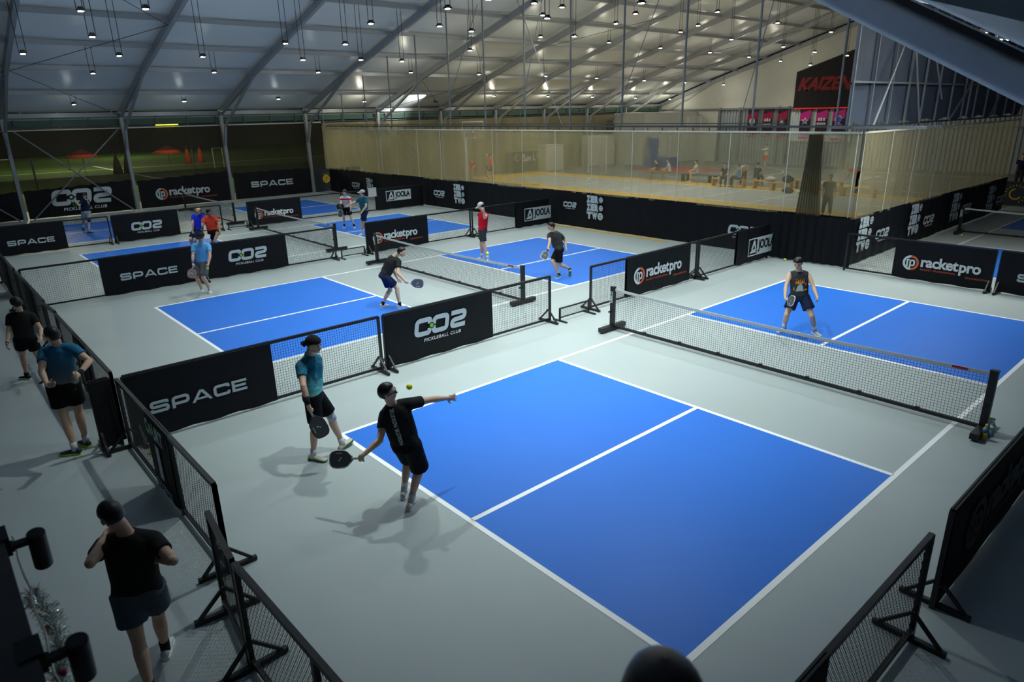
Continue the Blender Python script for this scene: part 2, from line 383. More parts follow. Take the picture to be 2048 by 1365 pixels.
# ================================================================ tent frame and roof
BAYS = [.2+5*i for i in range(-1, 11)]        # y of the frames
XL, XR, XC = -31.8, 8.3, -11.75
def roofz(x):
    t = min(x-XL, XR-x)
    return 4.78+(.335*t if t < 5.2 else 1.742+.30*(t-5.2)) + .12
def strip(y0, y1): 
    xs = [XL-.3, -29.3, -26.6, -24.1, -21.5, -18.9, -16.4, -14, XC, -9.4, -6.9, -4.4, -1.9, .6, 3.1, 5.7, XR+.3]; v = []; f = []
    for i, x in enumerate(xs):
        for k in range(5):
            y = y0+(y1-y0)*k/4; v.append((x, y, roofz(x)+.16-.05*math.sin(math.pi*k/4)))
    for i in range(len(xs)-1):
        for k in range(4): a = i*5+k; f.append((a, a+5, a+6, a+1))
    return v, f
b = MB()
yy = [-8]+BAYS[0:]; yy = [-12]+BAYS+[55.2] if False else [-9.8]+BAYS
for i in range(len(yy)-1): v, f = strip(yy[i], yy[i+1]); b.add(v, f)
roof = struct('ceiling', b, M['ceiling'], 'pale tent membrane roof between the frames', smooth=False)
PX = [-29.3, -26.6, -24.1, -21.5, -18.9, -16.4, -14, XC, -9.4, -6.9, -4.4, -1.9, .6, 3.1, 5.7]
for k, y in enumerate(BAYS):
    t = thing('roof_frame', ('silver tent frame standing at the far gable' if k == len(BAYS)-1 else 'silver aluminium tent frame, number %d from the near left bay' % (k+1)), 'roof frame', (XL, y, 0), group='tent frames')
    t['label'] = ['aluminium tent frame just behind the camera, over the left end of the hall', 'aluminium tent frame at the left edge of the photo, with braces on both sides',
      'aluminium tent frame left of the racketpro wall banner', 'aluminium tent frame between the racketpro and SPACE wall banners', 'aluminium tent frame right of the SPACE wall banner, where the beige curtain begins',
      'aluminium tent frame right of the bright glowing roof panel', 'aluminium tent frame meeting the eave above the white goal frame', 'tent frame landing above the Sun Life lettering',
      'tent frame above the basketball hoop with the blue base', 'tent frame next but one before the far gable wall', 'last free standing tent frame before the far gable wall', 'tent frame fixed flat against the far gable wall'][k]
    xs = [XL, XL+2.6, XL+5.2, XC]; 
    b = MB()
    for i in range(len(xs)-1): b.bar((xs[i]-XL, 0, roofz(xs[i])-.14), (xs[i+1]-XL, 0, roofz(xs[i+1])-.14), .16, .30)
    mesh_obj('rafter', b, M['alu'], t)
    b = MB(); xs = [XC, XR-5.2, XR-2.6, XR]
    for i in range(len(xs)-1): b.bar((xs[i]-XL, 0, roofz(xs[i])-.14), (xs[i+1]-XL, 0, roofz(xs[i+1])-.14), .16, .30)
    if y < 2 or y > 12: mesh_obj('rafter', b, M['alu'], t)
    b = MB(); b.box((0, 0, 2.4), (.22, .16, 4.8)); mesh_obj('post', b, M['alu'], t)
    b = MB(); b.bar((.12, 0, 3.05), (.55, 0, 4.1), .11, .13); b.bar((.55, 0, 4.1), (5.2, 0, roofz(XL+5.2)-.26), .11, .13); mesh_obj('knee_brace', b, M['alu'], t)
# purlins: one thing per bay line between two frames
for i, x in enumerate(PX+[XL]):
    for k in range(1, len(BAYS)):
        pass
b = MB()
for x in PX: b.bar((x, BAYS[0], roofz(x)-.02), (x, BAYS[-1], roofz(x)-.02), .10, .17)
b.bar((XL, BAYS[0], 4.78), (XL, BAYS[-1], 4.78), .12, .2)
o = mesh_obj('purlins', b, M['alu'], roof)
# roof wind bracing
b = MB()
def cable(x0, y0, x1, y1, r=.012): b.tube([(x0, y0, roofz(x0)-.25), (x1, y1, roofz(x1)-.25)], r, 5)
cable(XL+.2, 5.2, -26.4, .3); cable(-26.4, .3, -21.5, 5.1); cable(-21.5, 5.1, -17, .3); cable(-26.4, .3, -29, -4.7)
cable(XL+.2, 20.2, -26.6, 25.2); cable(-26.6, 25.2, -21.5, 20.2); cable(-21.5, 25.2, -16.6, 30.2); cable(XL+.2, 25.2, -26.6, 20.2); cable(-26.6, 30.2, -21.5, 25.2)
cable(-26.5, 40.2, -21.5, 45.2); cable(XL, 45.2, -26.5, 40.2); cable(-21.5, 40.2, -16.4, 45.2)
mesh_obj('bracing_cable', b, M['wire'], roof)
# two heavy membrane covered roof beams close to the camera at the right
for y, (x0, zb0), (x1, zb1), lab in ((5.1, (3.3, 6.16), (7.2, 4.08), 'thick glossy grey roof beam crossing the upper right corner, nearer one'),
                                 (10.1, (2.4, 6.80), (6.1, 4.84), 'thick blue grey roof beam at the top right corner, behind the nearer beam')):
    t = thing('roof_beam', lab, 'roof beam', (0, y, 0), group='heavy roof beams at the right')
    h = .40; b = MB(); n = 24; prof = [(-.10,0),(-.13,.07),(-.13,.30),(-.09,h),(.09,h),(.13,.30),(.13,.07),(.10,0)]
    for i in range(n+1):
        f_ = i/n; x = x0+(x1-x0)*f_; z = zb0+(zb1-zb0)*f_
        for a, e in prof: b.v.append((x, a+.006*math.sin(i*2.3+e*9), z+e))
    for i in range(n):
        for j in range(8): q = i*8+j; j2 = i*8+(j+1) % 8; b.f.append((q, q+8, j2+8, j2)); b.m.append(0)
    b.f += [tuple(range(7, -1, -1)), tuple(range(n*8, n*8+8))]; b.m += [0, 0]
    mesh_obj('beam_cover', b, M['membrane_gloss'], t, smooth=True)
    b = MB(); b.bar((x0, 0, zb0+h+.035), (x1, 0, zb1+h+.035), .30, .07); mesh_obj('gap_strip', b, M['black_metal'], t)  # black strip stands in for the shadow gap along the beam top
# ================================================================ left side wall (x = XL)
# low black wall banners between the posts, shade mesh above, green gutter sheet at the eave
Yx = (0, 1, 0); Z = (0, 0, 1); Xp = (1, 0, 0)
def wallbanner(y0, y1, G, gw, gy, gz, lab, h0=1.42, h1=1.42):
    b = MB(); mats = [M['banner']]; n = 24; v = []
    for i in range(n+1):
        y = y0+(y1-y0)*i/n; f_ = i/n; top = h0+(h1-h0)*f_+.03*math.sin(i*1.7)
        for z in (.03, top*.5, top): v.append((XL+.16+.012*math.sin(i*1.1+z*3), y, z))
    nv = len(v); v += [(x-.02, y, z) for x, y, z in v]
    fs = []
    for i in range(n):
        for j in range(2): a = i*3+j; fs.append((a, a+3, a+4, a+1)); fs.append((a+1+nv, a+4+nv, a+3+nv, a+nv))
        a = i*3; fs.append((a+2, a+5, a+5+nv, a+2+nv)); fs.append((a+nv, a+3+nv, a+3, a))
    b.add(v, fs)
    if G: put(b, mats, G, (XL+.16, gy, gz), Yx, Z, Xp, gw, lift=.022)
    return tag(mesh_obj('wall_banner', b, mats), lab, 'banner', 'banners along the hall side wall')
wallbanner(-4.6, .1, None, 0, 0, 0, 'plain black wall banner at the left edge of the photo, left of the first post', 1.3, 1.35)
wallbanner(.35, 5.05, g_co2(dot=False), 2.75, 1.35, .28, 'black wall banner with large white CO2 logo behind the navy shirted player', 1.35, 1.55)
wallbanner(5.35, 10.05, g_racketpro('print'), 3.05, 6.1, .42, 'black wall banner with large racketpro lettering behind the far left net', 1.45, 1.65)
wallbanner(10.35, 15.05, g_space(), 2.55, 11.3, .62, 'black wall banner with large SPACE lettering left of the corner post', 1.5, 1.5)
b = MB(); mats = [M['banner_navy'] if 'banner_navy' in M else M['banner']]
b.box((XL+.14, 16.9, .68), (.02, 3.2, 1.36)); put(b, mats, ([arc(.5,.5,.34,.12,0,360,'gold'), disc(.5,.5,.26,'gold'), poly([(.16,.98),(.3,.9),(.34,1.02)],'gold'), poly([(.46,.92),(.56,.92),(.51,1.06)],'gold'), poly([(.68,.9),(.8,.98),(.7,1.04)],'gold'), stroke([(.25,.25),(.75,.75)],.03,mk='banner'), stroke([(.25,.7),(.8,.4)],.03,mk='banner'), stroke([(.5,.2),(.5,.8)],.03,mk='banner')], 1., 1.), (XL+.15, 15.75, .45), Yx, Z, Xp, .62, lift=.02)
tag(mesh_obj('wall_banner', b, mats), 'dark banner with golden ball emblem in the left corner', 'banner')
# shade mesh panels (upper nearly opaque dark, see-through lower band)
b = MB(); v = []; n = 44
for i in range(n+1):
    y = -5+21.2*i/n; v += [(XL-.05+.03*math.sin(i*1.3), y, 1.2), (XL-.05+.03*math.sin(i*1.3+.6), y, 4.15)]
b.add(v, [(2*i, 2*i+2, 2*i+3, 2*i+1) for i in range(n)])
wl = struct('wall_left', b, M['hall_mesh'], 'dark see-through shade mesh along the hall side')
for z0_, z1_ in ((2.86, 4.15), (1.2, 1.86)):
    b = MB(); b.add([(XL-.12, -5, z0_), (XL-.12, 16.2, z0_+.10), (XL-.12, 16.2, z1_), (XL-.12, -5, z1_)], [(0, 1, 2, 3)]); mesh_obj('dark_band', b, M['hall_dark'], wl)
b = MB(); v = []; n = 80
for i in range(n+1):
    y = 16.2+33.9*i/n; v += [(XL-.02+.04*math.sin(i*1.3), y, 0.02), (XL-.02+.04*math.sin(i*1.3+.6), y, 4.1)]
b.add(v, [(2*i, 2*i+2, 2*i+3, 2*i+1) for i in range(n)])
struct('wall_leftrear', b, M['hall_mesh2'], 'pale shade mesh wall behind the basketball floor')
b = MB()
for i in range(len(BAYS)-1):
    y0, y1 = BAYS[i], BAYS[i+1]; b.box((XL-.10, (y0+y1)/2, 4.42), (.03, y1-y0-.2, .30))
struct('trim_1', b, M['green_sheet'], 'green gutter sheet under the eave')
b = MB(); b.box((XL-.3, 22.5, 4.66), (.02, 55.5, .22)); struct('trim_2', b, M['white_wall'], 'pale strip above the gutter sheet')
b = MB(); b.tube([(XL-.04, -5, 4.17), (XL-.04, 50, 4.17)], .03, 6); b.tube([(XL+.02, -5, 4.28), (XL+.02, 50, 4.28)], .02, 6)
i = 0
y = -4
while y < 50: b.box((XL-.05, y, 4.42), (.05, .05, .42)); y += 1.55
struct('trim_3', b, M['steel'], 'dark rail and brackets under the eave')
b = MB(); b.box((XL-.04, 5.6, 4.12), (.05, 21.2, .05)); struct('trim_4', b, M['hem'], 'white rope hem of the shade mesh')
for k in (0, 4):
    y0 = BAYS[1]+k*5
    t = thing('cross_brace', ['crossed grey tube bracing in front of the CO2 wall banner', 'crossed grey tube bracing behind the curtain near the bright roof panel'][k > 0], 'bracing', (XL+.3, y0, 0), group='crossed wall bracing')
    for a, e in (((.3, .0), (4.75, 4.1)), ((4.75, .0), (.3, 4.1))):
        b = MB(); b.tube([(0, a[0], a[1]), (0, e[0], e[1])], .035, 8); mesh_obj('brace_tube', b, M['alu_dark'], t)
t = thing('cross_brace', 'grey brace tube at the far left edge of the photo', 'bracing', (XL+.3, -4.8, 0), group='crossed wall bracing')
b = MB(); b.tube([(0, .3, 4.1), (0, 4.75, .0)], .035, 8); mesh_obj('brace_tube', b, M['alu_dark'], t)
# ================================================================ far gable (y = 50.1)
b = MB(); y = 50.3
b.plate([(XL, y, 4.3), (XR, y, 4.3), (XR, y, 4.9), (XC, y, 11.1), (XL, y, 4.9)], .05, (0, 1, 0)); b.box((-30, y, 2.1), (3.6, .1, 4.3)); b.box((-27, y, 2.1), (2.6, .1, 4.3))
struct('wall_far', b, M['white_wall'], 'white membrane gable wall')
b = MB()
for i in range(120): b.box((-25.5+i*.28, y+.02, 2.1), (.16, .08, 4.3))
b.box((-9, y+.07, 2.1), (34, .04, 4.3)); wf = struct('wall_farlow', b, M['corr'], 'corrugated grey sheet wall under the gable')
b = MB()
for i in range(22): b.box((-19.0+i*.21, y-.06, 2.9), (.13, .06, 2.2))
b.box((-16.7, y-.02, 2.9), (4.8, .04, 2.2)); mesh_obj('lit_sheet', b, M['lit_sheet'], wf)  # brighter strips over the corrugated wall, its light put into the colour
b = MB(); 
for x in (-25.5, -23.6, -19.3, -14.6, -20.1): b.box((x, y-.1, 2.2), (.16, .16, 4.5))
b.box((-13, y-.1, 4.33), (37, .14, .14)); b.box((-13, y-.1, 2.9), (25, .08, .08)); struct('trim_5', b, M['alu_dark'], 'grey gable posts and rails')
# big KAIZEN banner and small pink banners
b = MB(); mats = [M['black_cloth']]; Yn = (0, -1, 0)
b.plate([(-18.9, y-.25, 4.3), (-10, y-.25, 4.3), (-10, y-.25, 9.8), (-14, y-.25, 8.5), (-18.9, y-.25, 6.95)], .04, (0, 1, 0))
put(b, mats, ([fit(text2d('KAIZEN', .05, .35, .95), 0, 0, 4.4, 1, 'red_print')], 4.4, 1.), (-18.7, y-.25, 5.55), Xp, Z, Yn, 4.3, lift=.03)
tag(mesh_obj('hanging_banner', b, mats), 'large black banner with red brush lettering KAIZEN on the far wall', 'banner')
b = MB(); b.box((-15, y-.3, 4.27), (7.6, .05, .06)); mesh_obj('red_strip', b, M['red_light'], bpy.data.objects['hanging_banner'])
def pink(x, w, kind, lab, z0=2.45, z1=4.27, dark=False):
    b = MB(); mats = [M['darkpurple']]; yb = y-.3
    b.box((x, yb, (z0+z1)/2), (w, .03, z1-z0))
    k = {'star': [stroke([(.5+.4*math.cos(R(90+144*i)), .5+.4*math.sin(R(90+144*i))) for i in range(5)], .07, rad=.01, close=True, mk='print_w'), stroke([(.15,.2),(.9,.8)], .06, mk='blue_print')],
         'text': [poly([(.1,.5),(.3,.5),(.3,.85),(.1,.8)], 'print_w'), poly([(.38,.5),(.6,.5),(.55,.9),(.38,.85)], 'print_w'), poly([(.68,.5),(.9,.5),(.9,.8),(.7,.85)], 'print_w'), poly([(0,.1),(1,.1),(1,.32),(0,.32)], 'print_w'), poly([(.1,.16),(.9,.16),(.9,.22),(.1,.22)], 'magenta')],
         'ball': [disc(.5, .6, .34, 'blue_print'), arc(.5, .6, .36, .08, 20, 300, 'print_w'), poly([(.1,.05),(.9,.05),(.9,.16),(.1,.16)], 'pink_print')],
         'ring': [disc(.5, .5, .42, 'print'), disc(.5, .5, .18, 'darkpurple')], 'blk': [poly([(.1,.1),(.9,.1),(.8,.7),(.2,.9)], 'print_dim'), poly([(.3,.3),(.7,.3),(.6,.6),(.4,.6)], 'print')]}[kind or 'blk']
    put(b, mats, (k, 1., 1.), (x-w*.40, yb-.015, z0+(z1-z0)*.30), Xp, Z, Yn, w*.8, lift=.01)
    put(b, mats, ([poly([(0,0),(1,.25),(1,1.0),(0,.7)], 'crimson' if dark else 'magenta'), poly([(0,-1.5),(1,-1.5),(1,-1.35),(0,-1.35)], 'crimson' if dark else 'magenta')], 1., 1.), (x-w*.5, yb-.015, z1-.97), Xp, Z, Yn, w, lift=.008)
    b.box((x, yb+.1, z1-.02), (w, .24, .03))
    return tag(mesh_obj('hanging_banner', b, mats), lab, 'banner', 'narrow banners hanging on the far wall')
pink(-17.8, .85, 'star', 'bright magenta banner with a star emblem on the far wall'); pink(-16.5, .85, 'text', 'bright magenta banner with white block lettering on the far wall'); pink(-15.2, .9, 'ball', 'bright magenta banner with a round blue ball emblem on the far wall')
pink(-22.3, .8, 'ring', 'dark red banner with a round disc emblem on the far wall', dark=True); pink(-20.95, .8, 'text', 'dark red banner left of the corrugated strip, middle of the three dim ones', dark=True); pink(-19.7, .8, 'blk', 'dark red banner nearest the large black banner', dark=True)
# white room boxes in the far corner
b = MB(); b.box((-29.4, 46.5, 2.1), (3.2, 7.4, 4.2)); struct('wall_room', b, M['white_wall'], 'white partition room in the far left corner')
# ================================================================ slate blue membrane wall above the right hand curtain (x = .5)
b = MB(); v = []; n = 64; y0, y1 = 14.75, 31.
for i in range(n+1):
    yq = y0+(y1-y0)*i/n; d = .04*abs(math.sin(math.pi*(yq-y0)/1.25)); zt = 7.4 if yq < 99 else 5
    v += [(.5-d, yq, 3.98+.05*math.sin(i*.9)), (.5-d, yq, 5.02), (.5-d, yq, roofz(.5)+.05)]
b.add(v, [(3*i+j, 3*i+3+j, 3*i+4+j, 3*i+1+j) for i in range(n) for j in (0, 1)])
struct('wall_right', b, M['navy_wall'], 'slate blue membrane partition above the right curtain')
b = MB(); b.bar((.56, y0, 5.04), (.56, y1, 5.04), .06, .05); yq = y0
while yq <= y1: b.bar((.57, yq, 3.95), (.57, yq, 7.3), .05, .05, up=(0,1,0)); yq += 1.25
struct('trim_6', b, M['alu_dark'], 'grey battens on the blue partition')
b = MB()
for a, e in (((15.9, 3.95), (17.6, 6.6)), ((19.2, 3.95), (17.7, 6.6)), ((20.8, 4.6), (19.6, 5.9)), ((21.8, 3.95), (24.2, 5.6)), ((26, 3.95), (27.4, 5.2)), ((29.6, 3.95), (30.6, 4.8)), ((23.4, 3.95), (23.4, 6.0))): b.tube([(.75, a[0], a[1]), (.75, e[0], e[1])], .03, 7)
struct('trim_7', b, M['alu_dark'], 'leaning grey tubes in front of the blue partition')
# far right end wall
b = MB()
for i in range(34): b.box((.6+i*.28, 35, 2.6), (.18, .08, 6))
b.box((5, 35.06, 2.6), (9.4, .04, 6)); struct('wall_rightend', b, M['corr'], 'corrugated wall at the far right end')
b = MB(); b.box((12.5, 20, 3), (.1, 60, 6)); struct('wall_rightside', b, M['navy_wall'], 'dark side wall right of the courts')
b = MB(); b.box((-10, -9.7, 2.5), (46, .1, 5)); struct('wall_back', b, M['navy_wall'], 'dark wall behind the walkway')
# ================================================================ hung LED floodlights
def make_lamp():
    t = thing('hanging_floodlight', 'small LED floodlight hung on twin rods', 'floodlight')
    b = MB(); b.box((0, 0, .05), (.22, .18, .05)); b.box((0, 0, .09), (.16, .12, .05))
    for k in range(5): b.box((-.07+.035*k, 0, .12), (.010, .11, .03))
    mesh_obj('housing', b, M['lamp_body'], t)
    b = MB(); b.box((0, 0, .015), (.14, .11, .012)); mesh_obj('glass', b, M['lamp_glass'], t)
    return t
LAMP = make_lamp(); LAMP_PARTS = list(LAMP.children); _first = True
def lamp_at(x, y, z, watts, lab, col=COOL, grp='LED floodlights hung from the tent roof', rods=True, cone=125, tw=1, roof_fill=6):
    global _first
    if _first: t = LAMP; _first = False
    else:
        t = LAMP.copy(); C.objects.link(t)
        for ch in LAMP_PARTS: c = ch.copy(); C.objects.link(c); c.parent = t
    t.location = (x, y, z); t['label'] = lab; t['group'] = grp
    top = roofz(x)-.05-z
    if rods and top > .1:
        for s in (-.10, .10):
            b = MB(); b.tube([(0, s, .06), (0, s*tw, top)], .011, 5); mesh_obj('rod', b, M['wire'], t)
    ld = bpy.data.lights.new('led', 'SPOT'); ld.energy = watts; ld.color = col; ld.spot_size = R(cone); ld.spot_blend = .9; ld.shadow_soft_size = .07
    lo = bpy.data.objects.new('led_light', ld); C.objects.link(lo); lo.parent = t; lo.location = (0, 0, -.02)
    pd = bpy.data.lights.new('roof_fill', 'POINT'); pd.energy = roof_fill; pd.color = col; pd.shadow_soft_size = .12
    po = bpy.data.objects.new('led_roof_fill', pd); C.objects.link(po); po.parent = t; po.location = (0, 0, -.08)  # extra point light added at each floodlight to brighten the roof
    return t
def rowword(x): return 'lowest row beside the eave' if x < -28 else 'second row from the eave' if x < -22 else 'third row from the eave' if x < -18 else 'right slope beyond the heavy beam' if x > 0 else 'rows near the ridge'
for i, (x, y, z) in enumerate(HALL_LAMPS):
    col = COOL if y < 17 else (1., .93, .74)
    lamp_at(x, y, z, (150 if x > -22 else 80)*(1.7 if y > 17 else 1), 'LED floodlight, %s, over the %s' % (rowword(x), 'left courts' if y < 6 else 'middle of the left courts' if y < 11 else 'courts beside the curtain' if y < 17 else 'near basketball floor' if y < 33 else 'far basketball floor'),
            col, 'LED floodlights, %s, %s' % (rowword(x), 'left courts' if y < 6 else 'middle courts' if y < 11 else 'curtain side' if y < 17 else 'basketball near' if y < 33 else 'basketball far'), roof_fill=5 if x < -22 and y < 17 else 7 if y < 17 else 34 if x > -28 else 40)
for x, y, z, e in COURT_LAMPS: lamp_at(x, y, z, e, cone=104, lab='LED floodlight hanging above the nearest courts, out of frame', grp='LED floodlights above the nearest courts')
# ================================================================ court barriers: framed net panels with stretched banners on splayed feet
def netgrid(b, O, D, L, z0, z1, cell=.045, w=.0035, nx=None):
    """square knotted net between z0 and z1 along D"""
    O = Vector(O); D = Vector(D); n = max(1, round(L/cell)); m = max(1, round((z1-z0)/cell)); r = D.cross(Vector((0,0,1)))
    for i in range(n+1):
        p = O+D*(L*i/n); b.bar(p+Vector((0,0,z0)), p+Vector((0,0,z1)), w, w)
    for j in range(m+1):
        z = z0+(z1-z0)*j/m; b.bar(O+Vector((0,0,z)), O+D*L+Vector((0,0,z)), w, w)
def diamond(b, O, D, L, z0, z1, cx=.052, cz=.080, w=.003):
    """expanded metal: two families of slanted strands"""
    O = Vector(O); D = Vector(D); H = z1-z0; s = cx/cz; k = -int(H*s/cx)-1
    while k*cx < L:
        for sg in (1, -1):
            a0 = k*cx if sg == 1 else k*cx+H*s; pts = []
            # clip line a = a0 + sg*s*(z-z0) to 0..L
            t0, t1 = 0., H
            f = lambda t: a0+sg*s*t
            ts = sorted([(0-a0)/(sg*s), (L-a0)/(sg*s)])
            t0 = max(t0, ts[0]); t1 = min(t1, ts[1])
            if t1-t0 > .01: b.bar(O+D*f(t0)+Vector((0,0,z0+t0)), O+D*f(t1)+Vector((0,0,z0+t1)), w, w)
        k += 1
def foot_mb(D):
    """splayed A foot across the panel direction"""
    N = Vector((-D.y, D.x, 0)); b = MB()
    b.bar(N*-.30+Vector((0,0,.03)), N*.30+Vector((0,0,.03)), .045, .045)
    for s in (-1, 1): b.bar(N*(.25*s)+Vector((0,0,.05)), Vector((0,0,.30)), .03, .03)
    return b
def barrier(A, B, secs, label, group=None, H=1.07, feet=(0, 1), cell=.045, out=1, name='court_barrier', mesh='net', ptch=None):
    """secs: list of (distance0, distance1, kind, graphic or None, graphic offset, z, width)"""
    A = Vector((*A, 0)); B = Vector((*B, 0)); D = (B-A); L = D.length; D.normalize(); N = Vector((D.y, -D.x, 0))*out
    t = thing(name, label, 'barrier', A, 0, group)
    b = MB(); z0 = .075
    b.bar((0,0,H-.025), D*L+Vector((0,0,H-.025)), .045, .05); b.bar((0,0,z0), D*L+Vector((0,0,z0)), .04, .04)
    mesh_obj('frame_rails', b, M['black_metal'], t)
    ds = sorted(set([0, L]+[s[0] for s in secs]+[s[1] for s in secs]))
    for d in ds:
        if d in (0, L) or mesh == 'diamond' :
            b = MB(); b.bar(D*d+Vector((0,0,.0)), D*d+Vector((0,0,H-.02)), .045, .045, up=D); mesh_obj('upright', b, M['black_metal'], t)
    for f_ in feet:
        o = mesh_obj('foot', foot_mb(D), M['black_metal'], t); o.location = D*(f_*L)
    for s in secs:
        d0, d1, kind = s[:3]
        if kind == 'net':
            b = MB()
            if mesh == 'diamond': diamond(b, D*d0, D, d1-d0, z0, H-.04)
            else: netgrid(b, D*(d0+.03), D, d1-d0-.05, z0+.01, H-.05, cell)
            mesh_obj('net', b, M['net_black'], t)
        else:
            b = MB(); mats = [M['banner'] if kind != 'dark' else M['black_cloth']]; n = 16; prof = [(-.03, .06), (-.032, .5), (-.028, H-.03), (0, H+.008), (.028, H-.03), (.034, .5), (.03, .04)]
            for i in range(n+1):
                d = d0+(d1-d0)*i/n
                for k, (a, z) in enumerate(prof):
                    rp = .004*math.sin(i*1.9+k*1.3+d0) if k in (1, 5) else 0
                    zz = z+(.012*math.sin(i*1.3+d0) if k in (0, 6) else 0)
                    b.v.append(tuple(D*d+N*(a+rp)+Vector((0,0,zz))))
            for i in range(n):
                for k in range(6): q = i*7+k; b.f.append((q, q+7, q+8, q+1)); b.m.append(0)
            if len(s) > 3 and s[3]:
                km = s[7] if len(s) > 7 else None
                put(b, mats, s[3], D*s[4]+Vector((0,0,s[5]))+N*.036, D, Z, N, s[6], keymap=km, lift=.015)
            mesh_obj('banner', b, mats, t, smooth=False)
    return t
def low_gate(y, x, lab, L=.95):
    t = thing('low_gate', lab, 'low gate', (x, y, 0), 0, 'low gates between barrier runs'); b = MB()
    b.bar((0,0,.30), (0,L,.30), .03, .03); b.bar((0,0,.09), (0,L,.09), .025, .025); mesh_obj('rails', b, M['black_metal'], t)
    for yy_ in (0, L):
        b = MB(); b.bar((0,yy_,.0), (0,yy_,.31), .035, .035); mesh_obj('upright', b, M['black_metal'], t)
        b = MB(); b.bar((-.20,yy_,.018), (.22,yy_,.018), .04, .035); mesh_obj('foot', b, M['black_metal'], t)
    b = MB(); netgrid(b, (0, .02, 0), Vector((0,1,0)), L-.04, .10, .285, .03, .003); mesh_obj('net', b, M['net_black'], t)
# between the nearest court and the next
barrier((-1.8,-2.30), (-1.8,1.86), [(.0,2.15,'banner',g_space(),.26,.40,1.42), (2.15,4.16,'net')], 'barrier with the largest SPACE banner, behind the player in the teal shirt', feet=(.02, .99))
barrier((-1.8,1.96), (-1.8,6.20), [(.0,2.55,'banner',g_co2(),.60,.36,1.27), (2.55,4.24,'net')], 'barrier with the largest CO2 banner, in front of the bending player', feet=(.01, .99))
low_gate(6.38, -1.66, 'low black gate between the largest CO2 banner and the nearest racketpro barrier')
barrier((-1.8,7.55), (-1.8,11.85), [(.0,1.28,'net'), (1.28,3.95,'banner',g_racketpro(),1.52,.34,2.15), (3.95,4.3,'net')], 'barrier with a racketpro banner behind the left post of the nearest net')
barrier((-1.8,11.95), (-1.8,15.70), [(.0,1.9,'net'), (1.9,3.75,'banner',g_joola(),2.52,.22,1.55)], 'barrier with the largest JOOLA banner, meeting the curtain corner', feet=(.02,))
# second row
barrier((-11.8,-2.3), (-11.8,1.90), [(0,1.72,'net'), (1.72,4.2,'banner',g_space(),2.15,.40,1.45)], 'barrier with the SPACE banner left of the light blue shirted player', feet=(.99,), cell=.05)
barrier((-11.8,2.0), (-11.8,6.2), [(0,2.55,'banner',g_co2(),.72,.34,1.2), (2.55,4.2,'net')], 'barrier with the CO2 banner right of the light blue shirted player', feet=(.01, .99), cell=.05)
low_gate(6.36, -11.7, 'low black gate beside the CO2 barrier of the second row', .85)
barrier((-11.8,7.38), (-11.8,11.85), [(0,2.5,'banner',g_racketpro(),.2,.32,1.95), (2.5,4.47,'net')], 'barrier with a racketpro banner right behind the net with the bending player', feet=(.01, .99), cell=.05)
barrier((-11.8,11.95), (-11.8,15.98), [(0,2.2,'net'), (2.2,4.03,'banner',g_joola(),2.65,.26,1.5)], 'barrier with the JOOLA banner between the red shirted player and the striding player', feet=(.02,), cell=.05)
# third row
barrier((-21,-2.3), (-21,1.60), [(.3,2.45,'banner',g_space(),.65,.36,1.42), (2.45,3.9,'net')], 'barrier with the farthest SPACE banner, at the left edge of the photo', feet=(.99,), cell=.06)
barrier((-21,1.72), (-21,5.8), [(0,2.38,'banner',g_co2(),.60,.30,1.15), (2.38,4.08,'net')], 'barrier with the CO2 banner behind the blue shirted player', feet=(.01, .99), cell=.06)
low_gate(6.0, -20.9, 'low black gate beside the farthest CO2 barrier', .8)
barrier((-21,6.93), (-21,11.4), [(0,2.42,'banner',g_racketpro(),.25,.30,1.9), (2.42,4.47,'net')], 'barrier with the farthest racketpro banner, behind the post of a net', feet=(.01, .99), cell=.06)
barrier((-21,11.5), (-21,15.98), [(0,1.72,'net'), (1.72,4.48,'banner',g_joola(),2.3,.42,1.45)], 'barrier with the farthest JOOLA banner, with a white towel over its end', feet=(.02,), cell=.06)
b = MB(); b.box((-20.96, 13.05, .93), (.02, .45, .42)); b.box((-21, 13.05, 1.13), (.12, .45, .015))
tag(mesh_obj('towel', b, M['tape']), 'pale towel hung over the end of the farthest JOOLA banner', 'towel')
# far right court
barrier((.62,15.62), (4.18,15.62), [(.0,1.28,'net'), (1.28,3.56,'banner',g_racketpro(),1.5,.30,1.95)], 'barrier with the racketpro banner right of the tank top player', feet=(.99,))
barrier((4.30,15.62), (8.5,15.62), [(0,2.5,'banner',g_space(),.40,.36,1.5), (2.5,4.2,'net')], 'barrier cut by the right edge of the photo, showing only the S of its banner', feet=(.01, .99))
# rear walkway fence of expanded metal panels
def g_court():
    g = [fit(text2d('C', .05), 0, .52, .28, .46, 'print'), disc(.46, .73, .17, 'green_dot'), fit(text2d('URT', .05), .68, .52, .92, .46, 'print'),
         fit(text2d('1', .03), .66, -.62, .34, .98, 'print'), fit(text2d('CO2 SPACE', .02), .1, -.98, 1.4, .20, 'print')]
    return g, 1.6, 1.
bk = dict(mesh='diamond')
barrier((-1.76,-2.38), (2.15,-2.38), [(0,1.48,'net'), (1.48,2.42,'dark',g_court(),1.56,.58,.74), (2.42,3.91,'net')], 'walkway fence panel with the COURT 1 sign and a ball behind it', feet=(.01, .99), **bk)
barrier((-6.4,-2.38), (-2.1,-2.38), [(0,1.7,'net'), (1.7,2.7,'dark',g_court(),1.80,.58,.74,{'print':'print_dim','green_dot':'print_dim'}), (2.7,4.3,'net')], 'walkway fence panel behind the man with hands on his hips', feet=(.02,), **bk)
barrier((-11.7,-2.38), (-7.7,-2.38), [(0,1.4,'net'), (1.4,2.4,'dark'), (2.4,4.0,'net')], 'walkway fence panel behind the black shirted man at the left edge', feet=(.02, .99), **bk)
